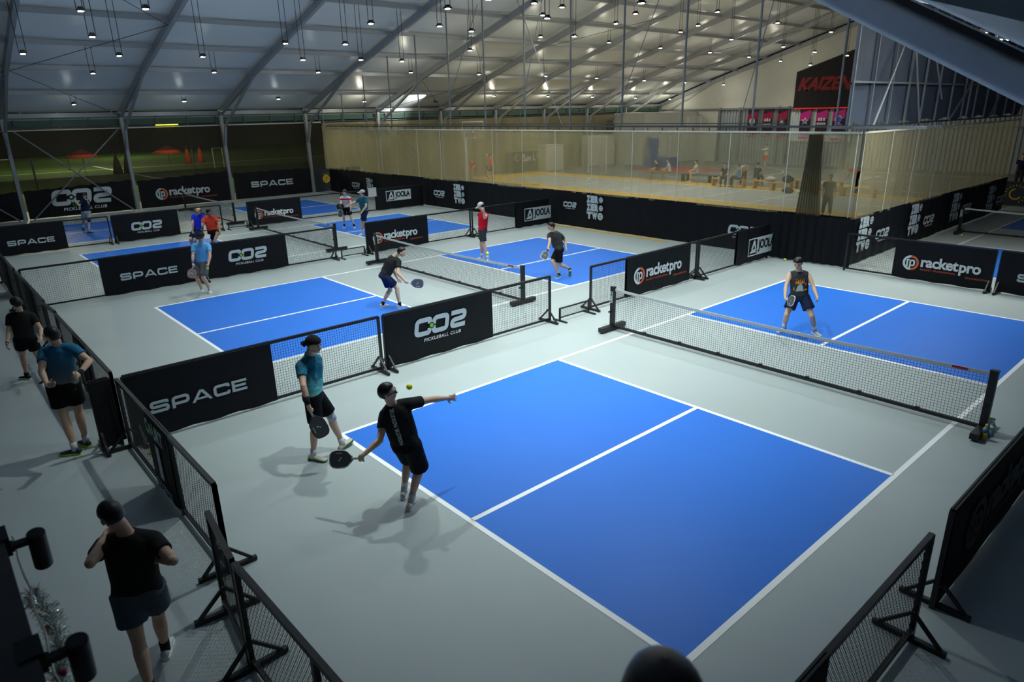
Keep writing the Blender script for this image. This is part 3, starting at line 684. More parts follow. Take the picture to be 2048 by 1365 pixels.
barrier((-16.2,-2.38), (-12.0,-2.38), [(0,1.6,'net'), (1.6,2.6,'dark'), (2.6,4.2,'net')], 'walkway fence panel farther off at the left edge of the photo', feet=(.02, .99), **bk)
barrier((-7.6,-2.42), (-6.55,-2.36), [(0,1.05,'net')], 'narrow walkway fence panel between the two men on the left', feet=(.5,), **bk)
barrier((2.62,-2.60), (3.50,-2.70), [(0,.88,'net')], 'narrow walkway fence panel standing askew beside the nearest long one', feet=(.15,), **bk)
barrier((3.56,-2.70), (7.7,-2.62), [(0,1.36,'net'), (1.36,2.75,'net'), (2.75,4.14,'net')], 'nearest walkway fence panel at the bottom centre left', feet=(.01, .99), **bk)
# black side panel at the corner of the first barrier
barrier((-1.9,-2.70), (-1.9,-2.46), [(0,.24,'dark')], 'narrow black end panel at the corner beside the man with hands on his hips', feet=(.05,), out=1)
# right side of the nearest court
barrier((7.24,1.78), (7.24,-2.0), [(0,1.95,'net'), (1.95,3.78,'dark')], 'black fence panel of expanded metal at the bottom right', feet=(.02, .99), out=-1, **bk)
barrier((7.24,2.30), (7.24,6.4), [(0,4.1,'dark',g_racketpro(),.45,.36,2.7,{'print_w':'print_dim','orange':'print_dim'})], 'dark barrier with dark grey racketpro lettering at the right edge', feet=(.01,), out=1)  # white and orange print both drawn in dark grey
# ================================================================ portable nets
def portable_net(x0, y, label, cell=.045, w=.0035, tapecol='tape', tag_=True):
    L = 6.86; t = thing('portable_net', label, 'net', (x0, y, 0), 0, 'portable pickleball nets'); H = .93
    for s, xx in ((0, 0), (1, L)):
        b = MB(); b.box((xx, 0, .51), (.10, .07, .90)); b.box((xx, 0, .955), (.11, .08, .02)); p = mesh_obj('post', b, M['black_metal'], t)
        b = MB(); b.tube([(xx-.02, -.05, .42), (xx-.02, -.10, .42)], .02, 8); mesh_obj('knob', b, M['rubber'], p)
        b = MB(); b.box((xx, 0, .075), (.11, .78, .09)); 
        for e in (-.3, .3): b.box((xx, e, .015), (.08, .05, .03))
        mesh_obj('foot', b, M['black_metal'], t)
        b = MB(); mats = [M['black_metal']]; put(b, mats, g_text('TIANCO', 'print_w', .02, 3.2), (xx+.025, -.036, .60), (0,0,1), (-1,0,0), (0,-1,0), .26, lift=.002)
        if s == 0 and tag_: mesh_obj('post_lettering', b, mats, p)
    b = MB(); b.bar((.05,0,.10), (L-.05,0,.10), .05, .05)
    for i in range(1, 8): b.box((L*i/8, 0, .13), (.06, .05, .03))
    mesh_obj('base_bar', b, M['black_metal'], t)
    sag = lambda a: -.055*4*a*(1-a)
    b = MB(); n = 24
    for i in range(n):
        a, e = i/n, (i+1)/n; xa = .06+(L-.12)*a; xe = .06+(L-.12)*e
        b.bar((xa,0,H-.03+sag(a)), (xe,0,H-.03+sag(e)), .012, .055)
    tp = mesh_obj('top_tape', b, M[tapecol], t)
    b = MB(); b.box((L-.42, -.009, H-.035), (.20, .004, .035)); mesh_obj('red_patch', b, M['crimson'], tp)
    b = MB(); k = round((L-.14)/cell); m = round(.78/cell)
    for i in range(k+1):
        a = i/k; xa = .07+(L-.14)*a; b.bar((xa,0,.12), (xa,0,H-.05+sag(a)), w, w)
    for j in range(m+1):
        for i in range(12):
            a, e = i/12, (i+1)/12
            za = .13+(H-.06+sag(a)-.13)*j/m; ze = .13+(H-.06+sag(e)-.13)*j/m
            b.bar((.07+(L-.14)*a,0,za), (.07+(L-.14)*e,0,ze), w, w)
    mesh_obj('netting', b, M['net_black'], t)
    return t
portable_net(-.42, 6.72, 'nearest portable net, across the foreground court')
portable_net(-10.2, 6.8, 'portable net in front of the bending player, second court', cell=.05)
portable_net(-19.95, 6.9, 'portable net on the third court, crossing a racketpro banner', cell=.06)
portable_net(-29.0, 6.75, 'farthest portable net, below the large racketpro wall banner', cell=.07, w=.004)
portable_net(1.0, 24.1, 'portable net at the right edge beside the right curtain', cell=.06)
# ================================================================ curtain between the courts and the basketball floor
def fold(s): return .012*math.sin(s*3.1)+.022*math.sin(s*1.13+1)+.008*math.sin(s*9.7+2)
def curtain_run(name, P, D, L, N, z0, z1, m, lab, n, amp=1.):
    b = MB(); D = Vector(D); N = Vector(N); P = Vector(P); mats = [m]
    for i in range(n+1):
        s = L*i/n
        for k in range(7):
            q = k/6; d = fold(s)*amp*(1-.75*q); b.v.append(tuple(P+D*s+N*d+Vector((0,0,z0+(z1-z0)*q))))
    for i in range(n):
        for k in range(6): a = i*7+k; b.f.append((a, a+7, a+8, a+1)); b.m.append(0)
    return b
cur = thing('divider_curtain', 'long divider curtain of beige mesh over black vinyl, running left to right behind the courts', 'curtain', (0,0,0))
cur2 = thing('divider_curtain', 'shorter divider curtain with black lower half, running away along the right side', 'curtain', (0,0,0))
for root, P, D, L, N, n in ((cur, (-31.2,16.12,0), (1,0,0), 31.6, (0,-1,0), 300), (cur2, (.45,16.22,0), (0,1,0), 15.3, (1,0,0), 160)):
    b = curtain_run('m', P, D, L, N, 1.36, 3.74, None, '', n, .8); mesh_obj('mesh_screen', b, M['curtain'], root, smooth=True)
    b = curtain_run('v', P, D, L, N, .03, 1.42, None, '', n, .8 if root is cur else 1.3); mats = [M['banner']]
    Dv = Vector(D); Nv = Vector(N); Pv = Vector(P)
    if root is cur:
        for s, g, wd, z in ((2.75,g_co2(False),.95,.40), (4.5,g_zero(),.72,.30), (11.1,g_co2(False),.95,.50), (12.8,g_zero(),.85,.33), (20.2,g_co2(False),.75,.72), (21.5,g_zero(),.85,.42), (27.75,g_co2(False),1.15,.42), (29.65,g_zero(),.5,.36)):
            put(b, mats, g, Pv+Dv*s+Vector((0,0,z))+Nv*.05, Dv, Z, Nv, wd, lift=.012)
    else:
        for s, z in ((.23,.36), (4.18,.33), (8.18,.32), (12.48,.22)):
            put(b, mats, g_zero(), Pv+Dv*s+Vector((0,0,z))+Nv*.07, Dv, Z, Nv, .95, lift=.012)
            put(b, mats, g_co2(False), Pv+Dv*(s+1.35)+Vector((0,0,z+.12))+Nv*.07, Dv, Z, Nv, 1.0, lift=.012)
    mesh_obj('vinyl_skirt', b, mats, root)
    b = MB(); b.bar(Pv+Vector((0,0,3.745)), Pv+Dv*L+Vector((0,0,3.745)), .04, .05)
    s = .0
    while s < L:
        b.bar(Pv+Dv*s+Nv*(fold(s)*.5+.015)+Vector((0,0,1.4)), Pv+Dv*s+Nv*.02+Vector((0,0,3.74)), .025, .006, up=Nv); s += 1.97
    mesh_obj('white_seam', b, M['hem'], root)
    b = MB(); s = .1
    while s < L: b.bar(Pv+Dv*s+Vector((0,0,3.75)), Pv+Dv*s+Vector((0,0,3.87)), .02, .02); s += .62
    mesh_obj('hooks', b, M['wire'], root); bpy.data.objects[-1] if False else None
# the bunched gathering of cloth near the corner
b = MB(); n = 26
for i in range(n+1):
    a = i/n; x = -1.15+a*.75
    for k, q in enumerate((0, .35, .7, 1)):
        w_ = 1-.55*q+ (0 if q < .9 else .1); b.v.append((-.8+(x+.8)*w_, 15.93+.07*math.sin(i*2.1), 1.40+2.3*q))
for i in range(n):
    for k in range(3): a = i*4+k; b.f.append((a, a+4, a+5, a+1)); b.m.append(0)
mesh_obj('gathered_cloth', b, M['curtain_thick'], cur, smooth=True)
b = MB()
for i in range(33): x = -1.9+i*.08; b.v += [(x, 15.88+.05*math.sin(i*1.9), .03), (x, 15.90+.05*math.sin(i*1.9+.3), 1.40)]
for i in range(32): a = 2*i; b.f.append((a, a+2, a+3, a+1)); b.m.append(0)
mesh_obj('vinyl_overlap', b, M['banner'], cur, smooth=True)
# curtain rail hung from the roof
rl = thing('curtain_rail', 'dark steel rail carrying the long divider curtain, hung on grey tubes', 'rail', (0, 16.3, 0))
b = MB(); b.bar((-31.4,0,3.90), (2.3,0,3.90), .06, .06); b.bar((-31.4,.12,3.99), (-2,.12,3.99), .03, .03); mesh_obj('rail', b, M['steel'], rl)
x = -31.75
while x < 1:
    b = MB(); b.tube([(x,0,3.92), (x,0,roofz(x)-.1)], .035, 8); mesh_obj('hanger_tube', b, M['alu_dark'], rl); x += 2.61
for x0, x1, z1 in ((-19.4,-16.4,8.9), (-13.9,-12.0,9.9), (-11.3,-14.3,9.6), (-8.7,-6.5,8.6), (-3.5,-2.6,7.8)):
    b = MB(); b.tube([(x0,0,3.95), (x1,0,z1)], .014, 6); mesh_obj('stay_rod', b, M['alu_dark'], rl)
rl2 = thing('curtain_rail', 'dark steel rail carrying the right hand divider curtain', 'rail', (.45, 0, 0))
b = MB(); b.bar((0,16.4,3.92), (0,31.4,3.92), .06, .06); mesh_obj('rail', b, M['steel'], rl2)
b = MB(); b.bar((-.3,15.5,3.90), (2.2,15.5,3.90), .07, .07); tag(mesh_obj('beam', b, M['alu_dark']), 'short grey beam where the two curtain rails meet', 'beam')
# balls
def ball(p, lab, r=.037):
    b = MB(); b.sphere((0,0,0), r, 20); o = mesh_obj('pickleball', b, M['ball'], smooth=True); o.location = p; tag(o, lab, 'ball', 'yellow pickleballs')
# ================================================================ people
from mathutils.bvhtree import BVHTree
def skin(name, col, var=.05): return mat(name, col, .5, spec=.35, bump=(90,.05), var=var, vscale=12)
SK = skin('warm tan skin', (.68,.43,.30)); SKD = skin('brown skin', (.42,.24,.15)); SKL = skin('light skin', (.72,.50,.38))
HAIR = mat('black hair', (.010,.009,.009), .38, bump=(300,.12)); HAIRB = mat('dark brown hair', (.035,.02,.013), .45, bump=(300,.12))
EYE = mat('dark eye', (.01,.008,.008), .2); EYEW = mat('eye white', (.7,.68,.66), .3); LIP = mat('lip', (.30,.12,.09), .5)
def cloth(name, c, var=.12): return mat(name, c, .85, spec=.15, bump=(8,.95), var=var, vscale=6)
CL = dict(black=cloth('black jersey', (.018,.019,.020)), black2=cloth('black shorts cloth', (.007,.007,.008)), char=cloth('charcoal cloth', (.045,.047,.05)), grey=cloth('grey cloth', (.13,.135,.14)),
  bluegrey=cloth('blue grey shorts cloth', (.085,.115,.14)), navy=cloth('navy cloth', (.012,.022,.065)), red=cloth('red jersey', (.60,.012,.03)), orange=cloth('orange red jersey', (.72,.06,.03)),
  lblue=cloth('light blue polo cloth', (.13,.42,.78)), royal=cloth('royal blue jersey', (.012,.04,.62)), teal=cloth('deep teal jersey', (.015,.13,.22)), white=cloth('white cloth', (.62,.64,.66)),
  pgrey=cloth('pale grey shorts cloth', (.36,.40,.42)), camo=mat('dark patterned jersey', (.03,.031,.034), .8, bump=(16,.3), var=.75, vscale=9), tan=cloth('tan cloth', (.30,.24,.13)))
def bandmat(name, stops, noise=.0, nscale=4., wave=None):
    """garment colour running with height (printed fabric gradient)"""
    m = bpy.data.materials.new(name); m.use_nodes = True; n, l = nod(m); b = n['Principled BSDF']; b.inputs['Roughness'].default_value = .8; b.inputs['Specular IOR Level'].default_value = .2
    tc = n.new('ShaderNodeTexCoord'); sp = n.new('ShaderNodeSeparateXYZ'); l.new(tc.outputs['Object'], sp.inputs[0]); src = sp.outputs[2]
    if noise:
        t = n.new('ShaderNodeTexNoise'); t.inputs['Scale'].default_value = nscale; t.inputs['Detail'].default_value = 6; t.inputs['Distortion'].default_value = 1.2; l.new(tc.outputs['Object'], t.inputs['Vector'])
        a = n.new('ShaderNodeMath'); a.operation = 'MULTIPLY_ADD'; a.inputs[1].default_value = noise; l.new(t.outputs['Fac'], a.inputs[0]); l.new(src, a.inputs[2]); src = a.outputs[0]
    cr = n.new('ShaderNodeValToRGB'); mr = n.new('ShaderNodeMapRange'); z0, z1 = stops[0][0], stops[-1][0]
    mr.inputs[1].default_value = z0; mr.inputs[2].default_value = z1; l.new(src, mr.inputs[0]); l.new(mr.outputs[0], cr.inputs[0])
    cr.color_ramp.interpolation = 'CONSTANT' if wave == 'hard' else 'LINEAR'
    for i, (z, c) in enumerate(stops):
        e = cr.color_ramp.elements[i] if i < 2 else cr.color_ramp.elements.new(1)
    for i, (z, c) in enumerate(stops):
        e = cr.color_ramp.elements[i]; e.position = min(1, max(0, (z-z0)/(z1-z0))); e.color = (*c, 1)
    l.new(cr.outputs[0], b.inputs['Base Color'])
    t2 = n.new('ShaderNodeTexNoise'); t2.inputs['Scale'].default_value = 8; l.new(tc.outputs['Object'], t2.inputs['Vector']); bp = n.new('ShaderNodeBump'); bp.inputs['Strength'].default_value = .9; bp.inputs['Distance'].default_value = .02
    l.new(t2.outputs['Fac'], bp.inputs['Height']); l.new(bp.outputs[0], b.inputs['Normal']); return m
CL['tealwave'] = bandmat('teal wave print jersey', [(1.12,(.05,.36,.36)), (1.20,(.20,.58,.54)), (1.27,(.04,.33,.35)), (1.33,(.16,.50,.48)), (1.42,(.012,.16,.22)), (1.52,(.008,.09,.15)), (1.58,(.02,.18,.25)), (1.66,(.008,.09,.15)), (1.85,(.010,.12,.19))], noise=.42, nscale=5)
CL['bluefade'] = bandmat('blue to grey faded jersey', [(.95,(.15,.165,.175)), (1.14,(.11,.13,.145)), (1.32,(.04,.10,.15)), (1.60,(.02,.15,.28))], noise=.10)
_st = [(.78,(.5,.52,.53))]
for _i in range(9): _z = .84+.045*_i; _st += [(_z,(.05,.05,.06)), (_z+.012,(.55,.57,.58))]
CL['stripes'] = bandmat('white jersey with dark stripes and crimson band', _st[:15]+[(1.165,(.50,.01,.06)), (1.235,(.56,.58,.6)), (1.40,(.56,.58,.6))], wave='hard')
V3 = Vector
def vn(v): return v.normalized() if v.length > 1e-6 else V3((0,0,1))
def loft(mb, secs, lat, fwd, n=20, p=2.3):
    """stack of superellipse sections (centre, half width, half depth)"""
    o = len(mb.v)
    for c, a, b in secs:
        for j in range(n):
            t = 2*math.pi*j/n; cs, sn = math.cos(t), math.sin(t)
            x = a*math.copysign(abs(cs)**(2/p), cs); y = b*math.copysign(abs(sn)**(2/p), sn)
            mb.v.append(tuple(c+lat*x+fwd*y))
    k = len(secs)
    for i in range(k-1):
        for j in range(n): j2 = (j+1) % n; mb.f.append((o+i*n+j, o+i*n+j2, o+(i+1)*n+j2, o+(i+1)*n+j)); mb.m.append(0)
    mb.f.append(tuple(o+j for j in reversed(range(n)))); mb.m.append(0); mb.f.append(tuple(o+(k-1)*n+j for j in range(n))); mb.m.append(0)
def remesh(name, mb, material, parent, voxel, smooth=3, fac=.5, disp=None):
    me = bpy.data.meshes.new(name); me.from_pydata(mb.v, [], mb.f); me.update()
    bm = bmesh.new(); bm.from_mesh(me); bmesh.ops.recalc_face_normals(bm, faces=bm.faces); bm.to_mesh(me); bm.free()
    ob = bpy.data.objects.new(name, me); C.objects.link(ob)
    r = ob.modifiers.new('r', 'REMESH'); r.mode = 'VOXEL'; r.voxel_size = voxel
    if smooth: s = ob.modifiers.new('s', 'SMOOTH'); s.iterations = smooth; s.factor = fac
    dg = bpy.context.evaluated_depsgraph_get(); e = ob.evaluated_get(dg); m2 = bpy.data.meshes.new_from_object(e)
    ob.modifiers.clear(); ob.data = m2; m2.name = name; bpy.data.meshes.remove(me)
    m2.materials.clear(); m2.materials.append(material); m2.polygons.foreach_set('use_smooth', [True]*len(m2.polygons)); m2.update()
    ob.parent = parent; return ob
def limb(mb, pts, rs, n=12): mb.tube(pts, 1, n, rs=rs)
def lerp(a, b, t): return a*(1-t)+b*t
def hand(mb, W, D, side, palmn, mode, s):
    """palm, four jointed fingers of unequal length and a thumb"""
    D = vn(D); pn = palmn-D*palmn.dot(D); pn = vn(pn); la = vn(D.cross(pn))*side          # la points to the thumb side
    c = W+D*.045*s
    Mx = Matrix((la, D, pn)).transposed()
    mb.sphere(c, 1, 12, sc=(.041*s, .050*s, .017*s), M=Mx.to_3x3())
    mb.tube([W-D*.01*s, W+D*.03*s], 1, 10, rs=[.025*s, .028*s])
    curl = {'open': (.10,.15,.1), 'relax': (.45,.5,.35), 'grip': (1.25,1.35,.9), 'flat': (.03,.05,.03)}[mode]
    spread = {'open': .34, 'relax': .06, 'grip': .0, 'flat': .03}[mode]
    for i, (lx, ln) in enumerate(((.029,.070),(.010,.078),(-.010,.073),(-.028,.058))):
        q = c+D*.040*s+la*lx*s*.95; d = vn(D+la*spread*(1.5-i)*.6); ang = 0; pts = [q-D*.012*s, q]
        for k, f_ in enumerate((.42,.32,.26)):
            ang += curl[k]; dd = d*math.cos(ang)+pn*math.sin(ang); q = q+dd*ln*f_*s*1.05; pts.append(q)
        mb.tube(pts, 1, 8, rs=[.0098*s,.0098*s,.0092*s,.0086*s,.0074*s])
    q = c-D*.022*s+la*.032*s+pn*.006*s
    td = vn(D*.6+la*(.75 if mode in ('open','flat') else .45)+pn*(.25 if mode != 'grip' else .8)); a = q+td*.034*s; td2 = vn(td+D*.5-la*(.5 if mode == 'grip' else .1)+pn*(.3 if mode == 'grip' else 0)); b = a+td2*.030*s
    mb.tube([q-td*.01*s, q, a, b], 1, 8, rs=[.014*s,.013*s,.011*s,.009*s])
def person(label, J, wear, hmodes=('relax','relax'), headdir=None, sk=SK, hair=HAIR, hairkind='short', res=.009, group=None, pitch=0., palm=(None,None), fat=1., name='person', cat='person'):
    s = J['Ht']/1.74; P = {k: V3(v) for k, v in J.items() if isinstance(v, (list, tuple))}
    base = V3(((P['AL'].x+P['AR'].x)/2, (P['AL'].y+P['AR'].y)/2, 0)); t = thing(name, label, cat, base, 0, group)
    for k in P:
        if k[0] not in 'TDgp' : P[k] = P[k]-base
    fa = R(J['face']); F = V3((math.cos(fa), math.sin(fa), 0)); LT = V3((-F.y, F.x, 0)); U = vn(P['N']-P['P']); Ls = P['SL']-P['SR']; Ls = vn(Ls-U*Ls.dot(U))
    Fs = vn(Ls.cross(U)); Lh = vn(LT-U*LT.dot(U)); Fh = vn(Lh.cross(U))
    Lm = vn(Ls+Lh); Fm = vn(Lm.cross(U)); N = P['N']; Q = P['P']; T_ = (N-Q).length
    # ---- body
    b = MB(); w = fat
    def at(f_): return lerp(Q, N, f_)
    loft(b, [(at(-.17), .09*s, .07*s), (at(-.08), .136*s*w, .092*s*w), (at(.06), .145*s*w, .098*s*w)], Lh, Fh)
    loft(b, [(at(.0), .138*s*w, .094*s*w), (at(.25), .138*s*w, .100*s*w)], Lm, Fm); loft(b, [(at(.22), .138*s*w, .10*s*w), (at(.5), .150*s*w, .110*s*w), (at(.72), .162*s*w, .115*s), (at(.88), .14*s, .085*s), (at(.98), .07*s, .065*s)], Ls, Fs)
    for k in 'LR':
        b.sphere(P['K'+k], .0555*s, 12); b.sphere(P['E'+k], .041*s, 12)
        S_, E_, W_ = P['S'+k], P['E'+k], P['W'+k]
        b.sphere(S_-U*.01*s, .060*s, 12); limb(b, [lerp(N, S_, .35)-U*.02*s, S_], [.055*s, .058*s])
        limb(b, [S_, lerp(S_, E_, .4), lerp(S_, E_, .85), E_, lerp(E_, W_, .22), lerp(E_, W_, .6), W_], [.056*s, .052*s, .041*s, .040*s, .043*s, .034*s, .026*s])
        pn = P.get('palm'+k) or palm['LR'.index(k)]
        if pn is None: pn = vn(-(Ls if k == 'L' else -Ls)+F*.3)
        hand(b, W_, P['D'+k], (1 if k == 'L' else -1), V3(pn), hmodes['LR'.index(k)], s)
        H_, K_, A_ = P['Q'+k], P['K'+k], P['A'+k]; bk = vn((H_-K_).cross((A_-K_)).cross(H_-A_)) if (H_-K_).cross(A_-K_).length > 1e-4 else -F
        bk = -F if bk.length < .5 else (bk if bk.dot(F) < 0 else -bk)
        limb(b, [H_, lerp(H_, K_, .35), lerp(H_, K_, .8), K_], [.076*s*w, .076*s*w, .060*s, .054*s])
        limb(b, [K_, lerp(K_, A_, .25)+bk*.012*s, lerp(K_, A_, .5)+bk*.008*s, lerp(K_, A_, .8), A_, A_-V3((0,0,.05))], [.054*s, .058*s, .050*s, .035*s, .034*s, .036*s])
        T2 = P['T'+k]; limb(b, [A_-T2*.03-V3((0,0,.045*s)), A_+T2*.12*s-V3((0,0,.06*s))], [.032*s, .026*s])
    # head
    Hc = P['H']; hd = V3(headdir) if headdir else F; up = vn((Hc-N)*.35+V3((0,0,.14))); hd = vn(hd-up*hd.dot(up)); hd = vn(hd*math.cos(R(pitch))+up*math.sin(R(pitch))); hl = vn(up.cross(hd)); up = vn(hd.cross(hl))
    Mh = Matrix((hd, hl, up)).transposed().to_3x3(); L_ = lambda x, y, z: Hc+hd*x*s+hl*y*s+up*z*s
    b.sphere(L_(-.005,0,.018), 1, 20, sc=(.096*s,.077*s,.098*s), M=Mh); b.sphere(L_(.030,0,-.045), 1, 16, sc=(.060*s,.056*s,.066*s), M=Mh); b.sphere(L_(.060,0,-.085), .024*s, 10)
    limb(b, [N-U*.03*s, lerp(N, Hc, .45)-hd*.012*s, L_(-.012,0,-.03)], [.062*s, .055*s, .056*s])
    b.tube([L_(.086,0,.005), L_(.106,0,-.028), L_(.088,0,-.040)], 1, 8, rs=[.009*s,.015*s,.012*s])
    for sd in (-1, 1): b.sphere(L_(-.004, .079*sd, -.012), 1, 10, sc=(.019*s,.009*s,.030*s), M=Mh)
    for sd in (-1, 1): b.sphere(L_(.072, .030*sd, .030), 1, 8, sc=(.014*s,.020*s,.008*s), M=Mh)
    body = remesh('body', b, sk, t, res, 2)
    if res < .013:
        e = MB()
        for sd in (-1, 1): e.sphere(L_(.0855, .030*sd, .004), 1, 10, sc=(.006*s,.013*s,.0065*s), M=Mh)
        mesh_obj('eyes', e, EYE, t, smooth=True)
        e = MB()
        for sd in (-1, 1): e.tube([L_(.091, .014*sd, .024), L_(.092, .030*sd, .030), L_(.082, .048*sd, .024)], .0035*s, 6)
        mesh_obj('eyebrows', e, hair, t)
        e = MB(); e.tube([L_(.082,-.020,-.064), L_(.092,0,-.062), L_(.082,.020,-.064)], .005*s, 6); mesh_obj('mouth', e, LIP, t)
    # hair: cap of the head sphere lifted off the skull above the hairline
    def skullcap(name, m_, th, cond, n=28):
        e = MB(); rows = 20
        for i in range(rows+1):
            ph = math.pi*i/rows
            for j in range(n):
                a = 2*math.pi*j/n; x, y, z = math.sin(ph)*math.cos(a), math.sin(ph)*math.sin(a), math.cos(ph)
                q = cond(x, y, z); k = (1+th*q) if q > 0 else .86; jit = .008*math.sin(a*13+i*2.1)*(q > .5)
                e.v.append(tuple(L_(-.005+x*.096*(k+jit), y*.077*(k+jit), .018+z*.098*(k+jit))))
        for i in range(rows):
            for j in range(n): j2 = (j+1) % n; e.f.append((i*n+j, i*n+j2, (i+1)*n+j2, (i+1)*n+j)); e.m.append(0)
        return mesh_obj(name, e, m_, t, smooth=True)
    sm = lambda v: max(0, min(1, v*5))
    if hairkind == 'short': skullcap('hair', hair, .13, lambda x, y, z: sm(z-(.50 if x > .55 else .50-(.55-x)*1.3 if x > .1 else -.085 if x > -.25 else -.74)))
    elif hairkind == 'full': skullcap('hair', hair, .22, lambda x, y, z: sm(z-(.38 if x > .6 else .38-(.6-x)*1.1 if x > .1 else -.17 if x > -.2 else -.70)))
    elif hairkind == 'bald': skullcap('hair', hair, .07, lambda x, y, z: sm(.45-abs(z-.05))*sm(.25-x)*1. if z < .75 else 0)
    elif hairkind in ('cap', 'capback'):
        skullcap('hair', hair, .06, lambda x, y, z: sm(z-(.44 if x > .2 else -.05 if x > -.2 else -.6)))
        c_ = skullcap('cap', wear['cap'], .19, lambda x, y, z: sm(z-.13+.10*(x if hairkind == 'cap' else -x))*1.1)
        sg = 1 if hairkind == 'cap' else -1; e = MB(); top = []; bot = []
        for i in range(11):
            a = R(-68+136*i/10); r_ = .088; top.append(L_(sg*(.02+r_*math.cos(a)*.9), r_*math.sin(a)*.85, .046-.0*i))
            q = .185; bot.append(L_(sg*(.02+q*math.cos(a)*(.92)), .078*math.sin(a)*1.0, (.018 if sg > 0 else -.022)-.012*abs(math.sin(a))))
        e.v = [tuple(v) for v in top+bot]+[tuple(v+up*.007) for v in top+bot]
        for i in range(10): e.f += [(i, i+1, 12+i, 11+i), (22+11+i, 22+12+i, 22+i+1, 22+i), (11+i, 12+i, 34+i, 33+i)]; e.m += [0,0,0]
        mesh_obj('brim', e, wear['cap'], c_)
    # ---- clothes
    if wear.get('top'):
        g = MB(); so = 1.0; hem = wear.get('hem', -.13)
        loft(g, [(at(hem), .182*s*w, .135*s*w), (at(.02), .180*s*w, .132*s*w), (at(.20), .166*s*w, .124*s*w)], Lh, Fh, 28, 2.2)
        loft(g, [(at(.15), .168*s*w, .126*s*w), (at(.45), .172*s*w, .130*s*w), (at(.70), .174*s*w, .132*s), (at(.87), .160*s, .108*s), (at(.99), .083*s, .078*s)], Ls, Fs, 28, 2.2)
        for k in 'LR':
            S_, E_ = P['S'+k], P['E'+k]
            if wear.get('sleeve', .55) > 0:
                g.sphere(S_-U*.005*s, .076*s, 14); limb(g, [lerp(N, S_, .3)-U*.02*s, S_], [.066*s, .075*s], 16); limb(g, [S_, lerp(S_, E_, wear.get('sleeve', .55))], [.074*s, .068*s], 18)
            else: limb(g, [lerp(N, S_, .3)-U*.01*s, lerp(N, S_, .86)], [.062*s, .062*s], 16)
        sh = remesh('shirt', g, wear['top'], t, max(.011, res*1.25), 3); P['_shirt'] = sh
        if wear.get('collar'):
            e = MB(); n = 18
            for i in range(n+1):
                a = 2*math.pi*i/n; d = Ls*math.sin(a)*.066*s+Fs*math.cos(a)*.066*s
                e.v += [tuple(N+d*.95+U*(.03+.012*-math.cos(a))*s), tuple(N+d*1.33-U*.018*s-Fs*0)]
            for i in range(n): e.f.append((2*i, 2*i+1, 2*i+3, 2*i+2)); e.m.append(0)
            mesh_obj('collar', e, wear['collar'], sh, smooth=True)
    if wear.get('bottom'):
        g = MB(); ln = wear.get('leg', .80); fl = wear.get('flare', .104)
        loft(g, [(at(.12), .166*s*w, .126*s*w), (at(-.05), .182*s*w, .138*s*w), (at(-.16), .170*s*w, .132*s*w)], Lh, Fh, 28, 2.3)
        for k in 'LR':
            H_, K_ = P['Q'+k], P['K'+k]; pts = [H_+(H_-K_)*.02, lerp(H_, K_, ln*.5), lerp(H_, K_, min(ln, 1))]; rs = [.112*s*w, .110*s*w, fl*s*w]
            if ln > 1: pts += [lerp(K_, P['A'+k], .5), lerp(K_, P['A'+k], ln-1)]; rs = [.106*s*w, .095*s, .082*s, .075*s, .068*s]
            limb(g, pts, rs, 20)
        remesh('shorts' if ln <= 1 else 'trousers', g, wear['bottom'], t, max(.011, res*1.25), 3)
    for k in 'LR':
        A_, T2 = P['A'+k], P['T'+k]; T2 = vn(V3((T2.x, T2.y, 0))); side = V3((-T2.y, T2.x, 0)); z0 = A_.z-.085; pt = wear.get('pitch'+k, 0.)
        if wear.get('sock'):
            g = MB(); limb(g, [A_-V3((0,0,.03)), lerp(A_, P['K'+k], wear.get('sockh', .26))], [.040*s, .044*s], 14); mesh_obj('sock', g, wear['sock'], t, smooth=True)
        g = MB(); piv = V3((A_.x, A_.y, z0+.0))
        rot = Matrix.Rotation(R(pt), 3, side)
        def pz(a, y, z): return piv+rot @ (T2*a*s+side*y*s+V3((0,0,z*s)))
        secs = [(-.072,.030,.070,.0),(-.045,.038,.088,.0),(.0,.039,.086,.0),(.05,.042,.072,0),(.10,.047,.056,0),(.15,.046,.045,0),(.185,.036,.036,0),(.20,.018,.030,0)]; n = 12
        for a, hw, hh, _ in secs:
            for j in range(n):
                q = 2*math.pi*j/n; y = hw*math.cos(q); z = .016+(hh-.016)*(.5+.5*math.sin(q)) ; g.v.append(tuple(pz(a, y*(1 if math.sin(q) < .2 else .86), z)))
        for i in range(len(secs)-1):
            for j in range(n): j2 = (j+1) % n; g.f.append((i*n+j, i*n+j2, (i+1)*n+j2, (i+1)*n+j)); g.m.append(0)
        g.f += [tuple(reversed(range(n))), tuple(range((len(secs)-1)*n, len(secs)*n))]; g.m += [0, 0]
        so_ = mesh_obj('shoe', g, wear['shoe'], t, smooth=True)
        g = MB(); out = [(-.078,.018),(-.070,.034),(-.03,.042),(.03,.042),(.09,.051),(.15,.051),(.19,.040),(.207,.018)]
        ring_ = [(a, y) for a, y in out]+[(a, -y) for a, y in reversed(out)]
        g.add([pz(a, y, .0) for a, y in ring_]+[pz(a, y, .024) for a, y in ring_], [tuple(reversed(range(16))), tuple(range(16, 32))]+[(i, (i+1) % 16, 16+(i+1) % 16, 16+i) for i in range(16)])
        mesh_obj('sole', g, wear.get('sole', M['line']), so_)
